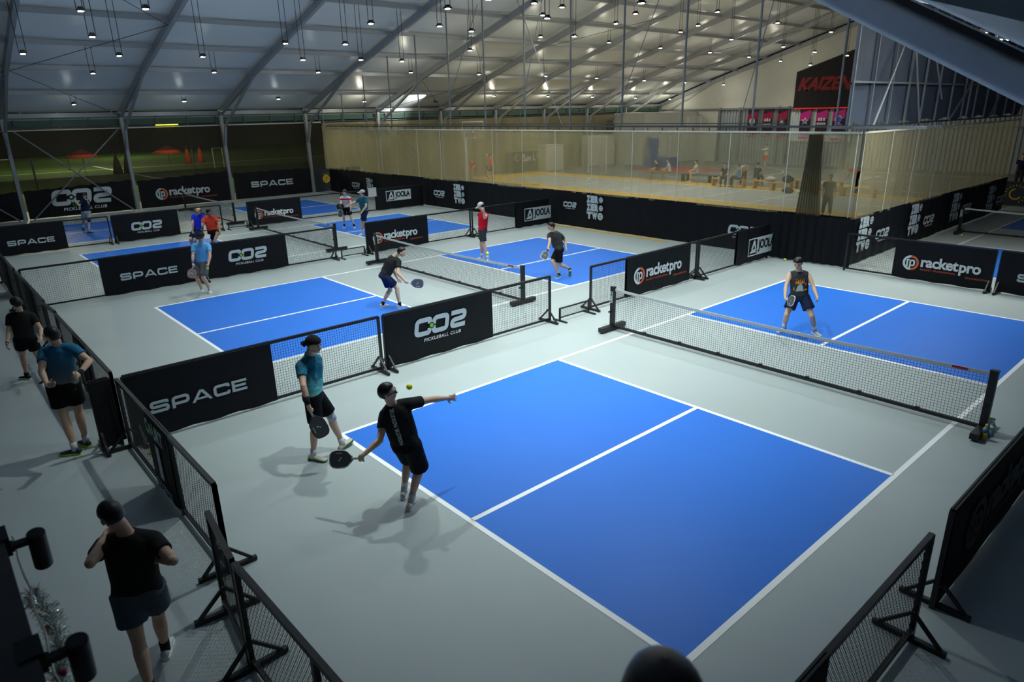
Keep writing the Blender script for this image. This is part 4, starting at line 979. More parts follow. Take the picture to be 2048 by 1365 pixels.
    if wear.get('glasses'):
        e = MB()
        for sd in (-1, 1):
            e.tube([L_(.098+.0*q, .031*sd+.022*math.cos(q*math.pi/6), .004+.016*math.sin(q*math.pi/6)) for q in range(13)], .003*s, 5); e.tube([L_(.095, .052*sd, .010), L_(.0, .082*sd, .006)], .003*s, 5)
        e.tube([L_(.099,-.010,.006), L_(.099,.010,.006)], .003*s, 5); mesh_obj('glasses', e, M['rubber'], t)
    for k, a, e_, m_ in wear.get('bands', ()):
        S_, W_ = P['E'+k], P['W'+k]; g = MB(); limb(g, [lerp(S_, W_, a), lerp(S_, W_, e_)], [.041*s*(1-.28*a), .041*s*(1-.28*e_)], 14); mesh_obj('wristband', g, m_, t, smooth=True)
    if wear.get('knee'):
        k, m_ = wear['knee']; g = MB(); limb(g, [lerp(P['Q'+k], P['K'+k], .82), P['K'+k], lerp(P['K'+k], P['A'+k], .12)], [.068*s, .062*s, .062*s], 16); mesh_obj('knee_brace', g, m_, t, smooth=True)
    P['_root'] = t; P['_base'] = base; P['_ax'] = (U, Ls, Fs); P['_s'] = s; P['_w'] = w
    return P
def print_on(P, G, centre, right, upv, n, width, name='print', keymap=None, target='_shirt'):
    """project a flat graphic onto the shirt along -n"""
    ob = P[target]; me = ob.data; bv = BVHTree.FromPolygons([v.co.copy() for v in me.vertices], [tuple(q.vertices) for q in me.polygons])
    b = MB(); mats = []; g, w_, h_ = G; s = width/w_; O = V3(centre)-V3(right)*width/2-V3(upv)*h_*s/2; lay = 0
    for v, f, mk in g:
        mk = (keymap or {}).get(mk, mk); vs = []
        for x, y in v:
            p_ = O+V3(right)*x*s+V3(upv)*y*s; h = bv.ray_cast(p_+V3(n)*.6, -V3(n), 1.2); q = h[0] if h[0] else p_; vs.append(q+V3(n)*(.004+.001*lay))
        if M[mk] not in mats: mats.append(M[mk])
        b.add(vs, f, mats.index(M[mk])); lay += 1
    return mesh_obj(name, b, mats, ob)
def paddle(P, k, J, label, edge, face='pad_grey', handle='pad_white', nrm=None, marks=True, L=.40):
    """pickleball paddle: handle with wrap, rounded face with edge guard"""
    g = V3(J['grip'+k]); tip = V3(J['pad'+k]); d = vn(tip-g); t = thing('paddle', label, 'paddle', g, 0, None)
    nn = V3(nrm) if nrm else (V3((8.58,-4.04,4.49))-g); nn = vn(nn-d*nn.dot(d)); r = d.cross(nn)
    def pt(a, y, z=0): return d*a+r*y+nn*z
    out = [(.09,.018),(.12,.045),(.155,.080),(.20,.098),(.30,.102),(.355,.092),(.388,.065),(.398,.02)]; ring_ = out+[(a, -y) for a, y in reversed(out)]; m = len(ring_)
    b = MB(); b.add([pt(a, y, -.007) for a, y in ring_]+[pt(a, y, .007) for a, y in ring_], [tuple(reversed(range(m))), tuple(range(m, 2*m))]+[(i, (i+1) % m, m+(i+1) % m, m+i) for i in range(m)])
    fc = mesh_obj('face', b, M[face], t)
    b = MB(); b.tube([pt(a, y) for a, y in ring_]+[pt(*ring_[0])], .0085, 6); mesh_obj('edge_guard', b, edge, t, smooth=True)
    b = MB(); b.tube([pt(-.055, 0), pt(-.045, 0), pt(.10, 0)], 1, 10, rs=[.018, .0145, .0145]); mesh_obj('handle', b, M[handle], t, smooth=True)
    if marks:
        b = MB(); mats = []; put(b, mats, ([poly([(.1,.1),(.5,.2),(.4,.6)], 'print'), poly([(.5,.5),(.8,.6),(.6,.9)], 'print'), poly([(0,-.6),(1.3,-.6),(1.3,-.5),(0,-.5)], 'print_w')], 1.3, 1.), pt(.22, .03), d, -r, nn, .09, lift=.009); mesh_obj('marks', b, mats, fc)
    return t
M['pad_grey'] = mat('grey carbon paddle face', (.06,.065,.07), .6); M['pad_white'] = mat('white grip', (.6,.6,.58), .6); M['pad_black'] = mat('black grip', (.015,.015,.015), .6); M['pad_green'] = mat('green paddle face', (.05,.30,.03), .5)
EDW = mat('white edge guard', (.7,.72,.72), .4); EDB = mat('blue edge guard', (.03,.12,.6), .4); EDK = mat('black edge guard', (.012,.012,.012), .4); EDR = mat('red edge guard', (.6,.02,.03), .4)
SHW = mat('white shoe mesh', (.66,.67,.66), .7, bump=(70,.3), var=.1); SHC = mat('cream shoe', (.55,.50,.38), .7, bump=(70,.3), var=.1); SHN = mat('navy shoe', (.012,.03,.10), .6, bump=(70,.3)); SHT = mat('teal shoe', (.01,.13,.14), .6, bump=(70,.3)); SHK = mat('black shoe', (.012,.012,.013), .6); SHG = mat('light grey shoe', (.42,.42,.40), .7, bump=(70,.3), var=.1)
SOG = mat('green sole', (.02,.16,.09), .6); SOY = mat('lime sole', (.55,.75,.03), .5); SKW = mat('white sock', (.62,.64,.66), .9, bump=(60,.3)); SKK = mat('black sock', (.012,.012,.013), .9); BRW = mat('pale grey brace', (.50,.52,.55), .8); WBK = mat('black wristband', (.012,.012,.013), .9); WBB = mat('blue wristband', (.03,.08,.6), .8)
POSE_ROWS = {
 'server': (112.000, 1.740, 2.305, -0.251, 0.806, 2.245, -0.350, 1.333, 2.316, -0.442, 1.516, 2.126, -0.390, 1.150, 2.251, -0.556, 0.927, 2.215, -0.775, 0.796, -0.718, -0.245, -0.652, 2.221, -0.285, 0.806, 2.081, -0.085, 0.456, 2.152, -0.241, 0.085, -0.717, 0.697, 0.000, 2.344, -0.178, 1.300, 2.354, 0.124, 1.266, 2.322, 0.370, 1.197, 0.002, 0.981, -0.195, 2.388, -0.217, 0.806, 2.317, -0.088, 0.406, 2.422, -0.319, 0.085, -0.529, 0.848, 0.000, 0.000, 2.165, -0.792, 0.750, 1.833, -1.004, 0.679),
 'teal': (62.000, 1.760, 0.427, -0.501, 0.946, 0.440, -0.471, 1.490, 0.572, -0.464, 1.666, 0.328, -0.339, 1.363, 0.429, -0.385, 1.076, 0.389, -0.406, 0.819, -0.609, 0.211, -0.765, 0.346, -0.458, 0.946, 0.413, -0.267, 0.522, 0.465, -0.168, 0.085, -0.342, 0.940, 0.000, 0.506, -0.646, 1.394, 0.733, -0.743, 1.209, 0.838, -0.750, 0.971, -0.135, 0.142, -0.981, 0.507, -0.544, 0.946, 0.522, -0.552, 0.502, 0.482, -0.624, 0.085, 0.864, 0.504, 0.000, 1.000, 0.829, -0.740, 0.902, 0.946, -0.642, 0.533),
 'front': (160.000, 1.740, 3.129, -3.341, 0.899, 3.131, -3.330, 1.439, 3.171, -3.402, 1.640, 3.023, -3.476, 1.334, 3.288, -3.618, 1.379, 3.069, -3.486, 1.407, -0.851, 0.515, 0.107, 3.098, -3.427, 0.899, 3.188, -3.430, 0.471, 3.353, -3.448, 0.085, -0.991, -0.131, 0.000, 3.197, -3.168, 1.321, 3.489, -3.115, 1.256, 3.254, -3.180, 1.174, -0.914, -0.250, -0.318, 3.160, -3.256, 0.899, 2.993, -3.219, 0.496, 2.908, -3.214, 0.085, -0.918, 0.397, 0.000, -1.000),
 'hips': (160.000, 1.840, -2.149, -2.959, 1.037, -2.145, -2.915, 1.606, -2.004, -2.960, 1.782, -2.263, -3.069, 1.496, -2.014, -3.176, 1.322, -1.782, -3.170, 1.181, 0.871, 0.421, 0.254, -2.182, -3.049, 1.037, -2.165, -3.040, 0.545, -2.055, -3.021, 0.085, -0.564, -0.826, 0.000, -2.026, -2.762, 1.531, -1.759, -2.641, 1.396, -1.595, -2.827, 1.284, 0.927, -0.321, 0.194, -2.117, -2.869, 1.037, -2.226, -2.852, 0.557, -2.239, -2.847, 0.085, -0.965, -0.264, 0.000, -1.000),
 'leftman': (150.000, 1.640, -5.921, -2.970, 0.820, -5.919, -2.943, 1.328, -5.791, -2.968, 1.486, -6.008, -3.090, 1.225, -5.948, -3.175, 0.958, -5.769, -3.252, 0.814, 0.788, -0.181, -0.588, -5.964, -3.044, 0.820, -6.156, -3.044, 0.467, -6.118, -3.073, 0.085, -0.820, -0.573, 0.000, -5.888, -2.790, 1.201, -5.732, -2.719, 0.971, -5.518, -2.771, 0.867, 0.952, -0.215, -0.220, -5.879, -2.896, 0.820, -5.904, -2.841, 0.423, -5.721, -2.818, 0.085, 0.674, -0.738, 0.000, -1.000),
 'bend': (65.000, 1.720, -5.470, 4.231, 0.809, -5.329, 4.468, 1.265, -5.179, 4.575, 1.376, -5.511, 4.464, 1.146, -5.569, 4.553, 0.864, -5.554, 4.649, 0.629, -0.459, 0.715, -0.528, -5.551, 4.269, 0.809, -5.542, 4.408, 0.412, -5.613, 4.181, 0.085, -0.122, 0.993, 0.000, -5.170, 4.465, 1.155, -5.035, 4.342, 0.916, -4.911, 4.449, 0.720, 0.044, 0.809, -0.587, -5.389, 4.193, 0.809, -5.277, 4.439, 0.486, -5.228, 4.446, 0.085, 0.056, 0.998, 0.000, 1.000, -4.908, 4.506, 0.679, -4.806, 4.885, 0.603),
 'tank': (-62.000, 1.720, 2.373, 9.280, 0.771, 2.326, 9.258, 1.302, 2.335, 9.139, 1.481, 2.449, 9.400, 1.218, 2.639, 9.299, 1.007, 2.794, 9.162, 0.859, 0.525, -0.740, -0.421, 2.452, 9.322, 0.771, 2.697, 9.241, 0.438, 2.718, 9.436, 0.085, 0.882, -0.472, 0.000, 2.171, 9.173, 1.213, 2.219, 8.974, 0.993, 2.310, 8.808, 0.823, 0.657, -0.739, -0.151, 2.294, 9.238, 0.771, 2.289, 9.001, 0.423, 2.169, 9.188, 0.085, -0.097, -0.995, 0.000, 1.000, 2.356, 8.756, 0.812, 2.653, 8.495, 0.871),
 'red': (215.000, 1.800, -8.072, 9.430, 0.984, -8.047, 9.462, 1.540, -8.001, 9.344, 1.726, -7.861, 9.416, 1.460, -7.650, 9.186, 1.421, -7.578, 9.083, 1.656, 0.270, -0.387, 0.882, -8.019, 9.353, 0.984, -7.943, 9.345, 0.518, -7.829, 9.416, 0.085, 0.333, -0.943, 0.000, -8.237, 9.467, 1.436, -8.331, 9.530, 1.142, -8.413, 9.632, 0.910, -0.309, 0.382, -0.871, -8.126, 9.507, 0.984, -8.228, 9.472, 0.530, -8.266, 9.505, 0.085, -0.380, -0.925, 0.000, -1.000),
 'stride': (225.000, 1.720, -4.763, 9.506, 0.784, -4.876, 9.396, 1.293, -4.829, 9.259, 1.452, -4.734, 9.519, 1.175, -4.766, 9.748, 0.984, -4.619, 9.629, 0.814, 0.824, -0.369, -0.431, -4.699, 9.443, 0.784, -4.700, 9.433, 0.363, -4.609, 9.794, 0.205, 0.709, -0.705, 0.000, -5.030, 9.386, 1.161, -4.831, 9.199, 1.037, -4.733, 9.032, 0.871, 0.811, -0.568, -0.144, -4.826, 9.569, 0.784, -4.837, 9.320, 0.445, -4.692, 9.435, 0.085, 0.300, -0.954, 0.000, 1.000, -4.676, 8.992, 0.861, -4.561, 8.664, 0.663),
 'polo': (-60.000, 1.740, -10.464, 1.605, 0.810, -10.452, 1.648, 1.348, -10.317, 1.646, 1.519, -10.391, 1.813, 1.243, -10.194, 1.752, 1.018, -10.086, 1.640, 0.813, 0.865, -0.448, -0.224, -10.386, 1.650, 0.810, -10.206, 1.500, 0.454, -10.314, 1.639, 0.085, 0.943, -0.331, 0.000, -10.568, 1.501, 1.258, -10.404, 1.383, 1.030, -10.246, 1.302, 0.844, 0.898, -0.297, -0.325, -10.543, 1.560, 0.810, -10.448, 1.396, 0.428, -10.627, 1.529, 0.085, 0.914, -0.406, 0.000, 1.000, -10.183, 1.281, 0.821, -9.935, 1.115, 0.555),
 'blue': (-70.000, 1.740, -16.981, 3.575, 0.726, -16.953, 3.669, 1.257, -16.792, 3.653, 1.402, -16.812, 3.780, 1.219, -16.611, 3.669, 1.019, -16.415, 3.571, 0.885, 0.762, -0.383, -0.523, -16.896, 3.606, 0.726, -16.762, 3.343, 0.419, -16.963, 3.467, 0.085, 0.968, -0.250, 0.000, -17.106, 3.546, 1.204, -16.938, 3.437, 0.975, -16.915, 3.388, 0.723, 0.090, -0.190, -0.978, -17.066, 3.544, 0.726, -16.919, 3.262, 0.443, -17.095, 3.350, 0.085, 0.953, -0.302, 0.000, 1.000, -16.909, 3.375, 0.655, -17.142, 3.389, 0.330),
 'orange': (120.000, 1.760, -16.012, 3.777, 0.764, -16.017, 3.760, 1.309, -15.857, 3.717, 1.454, -16.119, 3.611, 1.203, -15.970, 3.453, 0.985, -16.148, 3.481, 0.797, -0.686, 0.109, -0.719, -16.091, 3.732, 0.764, -15.673, 3.825, 0.721, -15.512, 3.573, 0.435, -0.777, 0.629, 0.000, -15.953, 3.923, 1.178, -15.708, 3.932, 0.992, -15.526, 3.866, 0.818, 0.699, -0.255, -0.668, -15.933, 3.823, 0.764, -16.281, 3.834, 0.430, -16.581, 3.762, 0.085, -0.702, 0.712, 0.000, -1.000),
 'navy': (20.000, 1.680, -25.109, 1.647, 0.863, -25.103, 1.688, 1.382, -24.938, 1.682, 1.512, -25.222, 1.809, 1.277, -24.951, 1.781, 1.167, -24.839, 1.727, 1.382, 0.942, -0.273, 0.197, -25.139, 1.729, 0.863, -24.912, 1.655, 0.475, -24.760, 1.529, 0.085, 0.551, 0.835, 0.000, -24.969, 1.562, 1.321, -24.797, 1.394, 1.152, -24.903, 1.292, 1.353, -0.991, 0.068, 0.113, -25.080, 1.565, 0.863, -25.263, 1.518, 0.469, -25.509, 1.460, 0.135, 0.999, -0.040, 0.000, 1.000, -24.972, 1.297, 1.361, -25.261, 1.332, 1.086),
 'stripe': (-60.000, 1.620, -17.392, 9.697, 0.837, -17.393, 9.695, 1.340, -17.273, 9.627, 1.488, -17.308, 9.841, 1.242, -17.113, 9.773, 1.048, -17.046, 9.712, 0.826, 0.280, -0.255, -0.925, -17.319, 9.739, 0.837, -17.225, 9.784, 0.452, -17.185, 9.886, 0.085, 0.824, -0.567, 0.000, -17.540, 9.613, 1.246, -17.381, 9.476, 1.056, -17.193, 9.364, 0.958, 0.783, -0.466, -0.412, -17.464, 9.655, 0.837, -17.453, 9.562, 0.452, -17.542, 9.613, 0.085, 0.710, -0.705, 0.000, 1.000, -17.138, 9.331, 0.929, -17.127, 9.237, 0.541),
 'capteal': (215.000, 1.760, -15.226, 9.320, 0.937, -15.238, 9.298, 1.482, -15.110, 9.232, 1.648, -15.052, 9.338, 1.409, -14.935, 9.233, 1.144, -14.944, 9.047, 0.961, 0.576, -0.743, -0.342, -15.174, 9.245, 0.937, -15.145, 9.222, 0.499, -15.088, 9.278, 0.085, 0.728, -0.685, 0.000, -15.392, 9.202, 1.379, -15.343, 8.916, 1.276, -15.318, 8.667, 1.203, 0.459, -0.888, -0.013, -15.279, 9.395, 0.937, -15.378, 9.271, 0.513, -15.439, 9.229, 0.085, 0.506, -0.862, 0.000, 1.000, -15.286, 8.605, 1.202, -15.322, 8.207, 1.217),
}
def decode(row):
    o = {'face': row[0], 'Ht': row[1]}; i = 2
    for k in ['P', 'N', 'H']+[a+k for k in 'LR' for a in 'SEWDQKAT']: o[k] = tuple(row[i:i+3]); i += 3
    side = int(row[i])
    if side >= 0: o['grip'+'LR'[side]] = tuple(row[i+1:i+4]); o['pad'+'LR'[side]] = tuple(row[i+4:i+7])
    return o
POSES = {k: decode(v) for k, v in POSE_ROWS.items()}

J = POSES
# --- server
p = person('person in black tee and black shorts serving, arms flung wide, seen from behind', J['server'], dict(top=CL['black'], bottom=CL['black2'], leg=.98, flare=.112, sock=SKW, shoe=SHW, glasses=1), ('grip','open'), headdir=(.45,.95,0), res=.0075, fat=1.05, palm=(None,(-.7,.6,-.3)))
U, Ls, Fs = p['_ax']; c = p['P']*.42+p['N']*.58
g = [fit(text2d('PADDLETEK PADDLETEK', .03, 0, 1.1), 0, 0, 5.2, .55, 'print_w'), poly([(5.4,-.02),(5.9,-.02),(5.9,.57),(5.4,.57)], 'print')]
print_on(p, (g, 5.9, .55), c, U, Ls, -Fs, .52, 'back_print')
paddle(p, 'L', J['server'], 'grey paddle with white edge held low by the serving player', EDW)
# --- teal shirted partner
p = person('person in teal wave patterned polo and backward black cap, leaning one foot forward', J['teal'], dict(top=CL['tealwave'], collar=CL['teal'], bottom=CL['black2'], leg=.86, sock=SKW, sockh=.2, shoe=SHC, sole=SOG, cap=CL['black'], bands=(('R',.52,.95,WBK),), knee=('L',BRW), pitchL=-14), ('relax','grip'), headdir=(.9,.5,0), hairkind='capback', res=.0075)
paddle(p, 'R', J['teal'], 'dark paddle with black edge hanging from the hand of the teal shirted player', EDK)
# --- front man on the walkway
p = person('person in plain black tee and blue grey shorts walking in the lower left corner', J['front'], dict(top=CL['black'], bottom=CL['bluegrey'], leg=.62, flare=.112, sock=SKK, sockh=.2, shoe=SHW, bands=()), ('relax','relax'), headdir=(-.98,-.3,0), pitch=-18, res=.0075, fat=1.06)
# --- man with hands on hips
p = person('person in blue fading to grey shirt, hands on hips, standing behind the walkway fence', J['hips'], dict(top=CL['bluefade'], bottom=CL['black2'], leg=.66, flare=.11, sock=SKW, sockh=.2, shoe=SHN, sole=SOY, glasses=1, bands=(('R',.68,.95,WBK),)), ('flat','grip'), headdir=(-.9,-.5,0), pitch=-8, res=.008, fat=1.04)
# --- far left man
p = person('person in black tee and black shorts walking away at the left edge of the photo', J['leftman'], dict(top=CL['black'], bottom=CL['black2'], leg=.6, flare=.11, sock=SKK, sockh=.12, shoe=SHK, bands=(('L',.88,.97,WBK),)), ('relax','relax'), headdir=(-.8,-.6,0), pitch=-15, hairkind='full', res=.009)
# --- bending player, second court
p = person('person in black tee bending forward with a blue edged paddle on the second court', J['bend'], dict(top=CL['black'], bottom=CL['navy'], leg=.74, flare=.112, sock=SKK, sockh=.16, shoe=SHW, bands=()), ('relax','grip'), headdir=(.65,.75,0), res=.009, fat=.98)
paddle(p, 'R', J['bend'], 'blue edged paddle held out by the bending player', EDB)
# --- tank top player
p = person('person in dark tank top with bright chest print, standing wide beyond the nearest net', J['tank'], dict(top=CL['char'], sleeve=0, bottom=CL['navy'], leg=.66, flare=.118, sock=SKW, sockh=.33, shoe=SHG), ('relax','grip'), headdir=(.25,-.97,0), pitch=-12, hairkind='full', res=.009, fat=1.04)
U, Ls, Fs = p['_ax']; c = p['P']*.42+p['N']*.58
g = [poly([(0,1.5),(1.4,1.6),(1.35,1.85),(.05,1.8)], 'blue_print'), poly([(1.0,1.1),(1.5,1.1),(1.5,1.35),(1.1,1.4)], 'blue_print')]
for i in range(5): g.append(poly([(.15+.2*i,.85),(.30+.2*i,1.5-.12*(i % 2)),(.42+.2*i,.85)], 'gold' if i % 2 else 'orange'))
g += [poly([(.2,0),(1.05,0),(.95,.6),(.7,.95),(.4,.6)], 'print'), poly([(1.15,.05),(1.45,.1),(1.4,.25),(1.1,.2)], 'yellow_print'), poly([(1.2,.6),(1.27,.6),(1.4,.95),(1.33,.95)], 'yellow_print'), poly([(.0,.1),(.08,.1),(.08,.5),(.0,.4)], 'yellow_print')]
print_on(p, (g, 1.5, 1.85), c, Ls, U, Fs, .27, 'chest_print')
paddle(p, 'R', J['tank'], 'white edged paddle in the hand of the tank top player', EDW)
# --- red shirted player with white cap
p = person('person in sleeveless red shirt and white cap, hand at the neck, on the second court', J['red'], dict(top=CL['red'], sleeve=.12, bottom=CL['char'], leg=.74, sock=SKW, sockh=.25, shoe=SHW, cap=CL['white']), ('grip','relax'), headdir=(-.75,-.65,0), pitch=-18, hairkind='cap', res=.010)
# --- striding player
p = person('person in dark patterned tee and glasses striding with one foot lifted', J['stride'], dict(top=CL['camo'], bottom=CL['black2'], leg=.84, sock=SKK, sockh=.1, shoe=SHT, glasses=1, pitchL=55), ('relax','grip'), headdir=(-.6,-.8,0), pitch=-12, res=.010, fat=.98)
paddle(p, 'R', J['stride'], 'white edged dark paddle held by the striding player', EDW, handle='pad_black')
# --- light blue polo
p = person('person in light blue polo, black cap and grey shorts holding a ball', J['polo'], dict(top=CL['lblue'], collar=CL['lblue'], sleeve=.6, bottom=CL['grey'], leg=.86, flare=.112, sock=SKW, sockh=.12, shoe=SHW, cap=CL['black'], bands=(('R',.0,.7,BRW), ('R',.72,.92,WBB))), ('grip','grip'), headdir=(.75,-.5,0), hairkind='cap', res=.010)
paddle(p, 'R', J['polo'], 'red edged paddle hanging from the hand of the light blue shirted player', EDR)
# --- royal blue and orange pair, third court
p = person('balding person in royal blue tee holding a paddle on the third court', J['blue'], dict(top=CL['royal'], bottom=CL['navy'], leg=.8, shoe=SHW, sock=SKW, bands=()), ('relax','grip'), headdir=(.5,-.85,0), pitch=-10, hairkind='bald', res=.012)
paddle(p, 'R', J['blue'], 'white edged paddle beside the royal blue shirted player', EDW, nrm=(1,1,0))
p = person('person in orange red tee and black shorts, one knee bent, seen from behind', J['orange'], dict(top=CL['orange'], bottom=CL['black2'], leg=.82, shoe=SHG, sock=SKK, sockh=.12, pitchL=40), ('relax','relax'), headdir=(.6,.8,0), sk=SKD, res=.012, fat=1.1)
# --- navy shirted, farthest court
p = person('person in navy shirt and pale shorts with a green paddle on the farthest court', J['navy'], dict(top=CL['navy'], collar=CL['navy'], sleeve=.7, bottom=CL['pgrey'], leg=.9, sock=SKW, sockh=.55, shoe=SHN, sole=SOG, knee=('L',WBK)), ('relax','relax'), headdir=(.95,-.3,0), hair=HAIRB, hairkind='full', res=.012)
paddle(p, 'R', J['navy'], 'green paddle raised by the navy shirted player', EDK, face='pad_green', marks=False)
# --- striped shirt and teal shirt with cap, third court
p = person('person in white shirt with crimson band and dark stripes, standing on the third court', J['stripe'], dict(top=CL['stripes'], collar=CL['black'], bottom=CL['black2'], leg=.72, sock=SKK, sockh=.25, shoe=SHG), ('relax','grip'), headdir=(.3,-.95,0), sk=SKL, hair=HAIRB, hairkind='full', res=.011)
paddle(p, 'R', J['stripe'], 'pale paddle hanging from the hand of the striped shirt player', EDW)
p = person('person in teal tee and white cap pointing with a black paddle on the third court', J['capteal'], dict(top=CL['teal'], bottom=CL['navy'], leg=.82, sock=SKW, shoe=SHW, cap=CL['white']), ('relax','grip'), headdir=(-.7,-.7,0), hairkind='cap', res=.011)
print_on(p, ([poly([(0,0),(.5,0),(.35,1.5),(0,1.6)], 'lime_print')], .5, 1.6), p['P']*.65+p['N']*.35+p['_ax'][1]*.10, -p['_ax'][2], p['_ax'][0], vn(p['_ax'][1]*1-p['_ax'][2]*.5), .10, 'side_panel')
paddle(p, 'R', J['capteal'], 'black paddle stretched out by the white capped player', EDK, face='pad_black', handle='pad_white')
# --- people on the basketball floor and at the far right
def stance(x, y, face, kind='stand', Ht=1.70, arms=0.):
    s = Ht/1.74; fa = R(face); F = V3((math.cos(fa), math.sin(fa), 0)); Lt = V3((-F.y, F.x, 0)); B = V3((x, y, 0)); o = {'face': face, 'Ht': Ht}; Zv = V3((0,0,1))
    if kind == 'sit': Pv = B+Zv*.57*s; Nn = Pv+Zv*.52*s+F*.08
    elif kind == 'bend': Pv = B+Zv*.86*s; Nn = Pv+Zv*.25*s+F*.46*s
    else: Pv = B+Zv*.91*s; Nn = Pv+Zv*.53*s+F*.02
    Uv = (Nn-Pv).normalized(); o['P'] = Pv; o['N'] = Nn; o['H'] = Nn+Uv*.12*s+Zv*.08*s+F*.03*s
    for k, sg in (('L', 1), ('R', -1)):
        S_ = Nn+Lt*.19*s*sg-Uv*.06*s; o['S'+k] = S_
        if kind == 'sit': E_ = S_-Zv*.24*s+F*.14*s; W_ = E_+F*.22*s-Zv*.06*s-Lt*sg*.05
        elif kind == 'bend': E_ = S_-Zv*.28*s+F*.05; W_ = E_-Zv*.24*s+F*.08
        elif kind == 'reach': E_ = S_+F*.26*s-Zv*.08; W_ = E_+F*.24*s+Zv*.06
        else: E_ = S_-Zv*.29*s+Lt*.05*sg; W_ = E_-Zv*.23*s+F*.10*s
        o['E'+k] = E_; o['W'+k] = W_; o['D'+k] = W_-E_; Hq = Pv+Lt*.09*s*sg; o['Q'+k] = Hq
        if kind == 'sit': K_ = Hq+F*.42*s+Lt*.05*sg+Zv*.02; A_ = K_-Zv*(K_.z-.09)+F*.02
        else:
            A_ = B+Lt*.13*s*sg+F*(.12*sg if kind != 'bend' else 0); A_.z = .085; K_ = (Hq+A_)/2+F*.04
        o['K'+k] = K_; o['A'+k] = A_; o['T'+k] = F
    return {k: (tuple(v) if isinstance(v, Vector) else v) for k, v in o.items()}
def bg(label, x, y, face, kind, top, bot, Ht=1.7, leg=.85, hk='short', shoe=None, **kw):
    d = dict(top=CL[top], bottom=CL[bot], leg=leg, shoe=shoe or SHK, cap=CL['white']); return person(label, stance(x, y, face, kind, Ht), d, res=.016, hairkind=hk, **kw)
bg('person in dark tee and long dark trousers walking just behind the curtain near its corner', -4.36, 25.3, -60, 'stand', 'char', 'char', 1.72, 1.9)
bg('person in white shirt sitting low behind the curtain, below the blue hoop base', -18.7, 33.9, 215, 'sit', 'white', 'tan', 1.7, 1.9)
bg('person in dark blue shirt crouching beside the white shirted one below the hoop', -19.5, 33.7, 215, 'sit', 'navy', 'tan', 1.65, 1.9)
bg('person in pale blue shirt and shorts sitting on the dark bench behind the curtain', -16.75, 34.15, 225, 'sit', 'white', 'pgrey', 1.68, .8, shoe=SHW)
bg('person in dark clothes sitting at the left end of the yellow bench', -13.95, 32.85, -70, 'sit', 'black', 'char', 1.68, 1.9)
bg('person in white shirt standing behind the yellow bench', -13.6, 34.3, -50, 'bend', 'white', 'char', 1.75, 1.9)
bg('person in light blue shirt sitting on the yellow bench with a tablet', -12.95, 32.75, 200, 'sit', 'lblue', 'char', 1.7, 1.9)
bg('person in dull navy shirt sitting behind the light blue shirted one', -12.6, 34.0, 80, 'sit', 'navy', 'char', 1.7, 1.9)
bg('person in white top and orange shorts far off on the second basketball court', -18.6, 46.0, -120, 'reach', 'white', 'orange', 1.75)
bg('person in red shirt bending forward beside the curtain corner', -7.6, 36.0, 190, 'bend', 'red', 'black2', 1.72, 1.9)
bg('person in red shirt seated by the far left of the basketball floor', -31.0, 27.2, -60, 'sit', 'red', 'orange', 1.75)
bg('person in pale top with white cap behind the red shirted one at the far left', -30.6, 28.3, -80, 'stand', 'pgrey', 'grey', 1.6, .8, 'cap')
bg('person in dark red top standing by the left end of the basketball floor', -29.2, 27.4, 0, 'stand', 'orange', 'char', 1.7)
bg('person in navy tee standing at the far right edge beyond the curtain end', -1.45, 42.0, -80, 'stand', 'navy', 'char', 1.72, 1.9)
# --- spectator just below the camera (built with the gallery things)
sp = stance(7.99, -3.12, 140, 'stand', 1.74)
for k in sp:
    if isinstance(sp[k], tuple) and k[0] not in 'TD': sp[k] = (sp[k][0], sp[k][1], sp[k][2]+1.64)
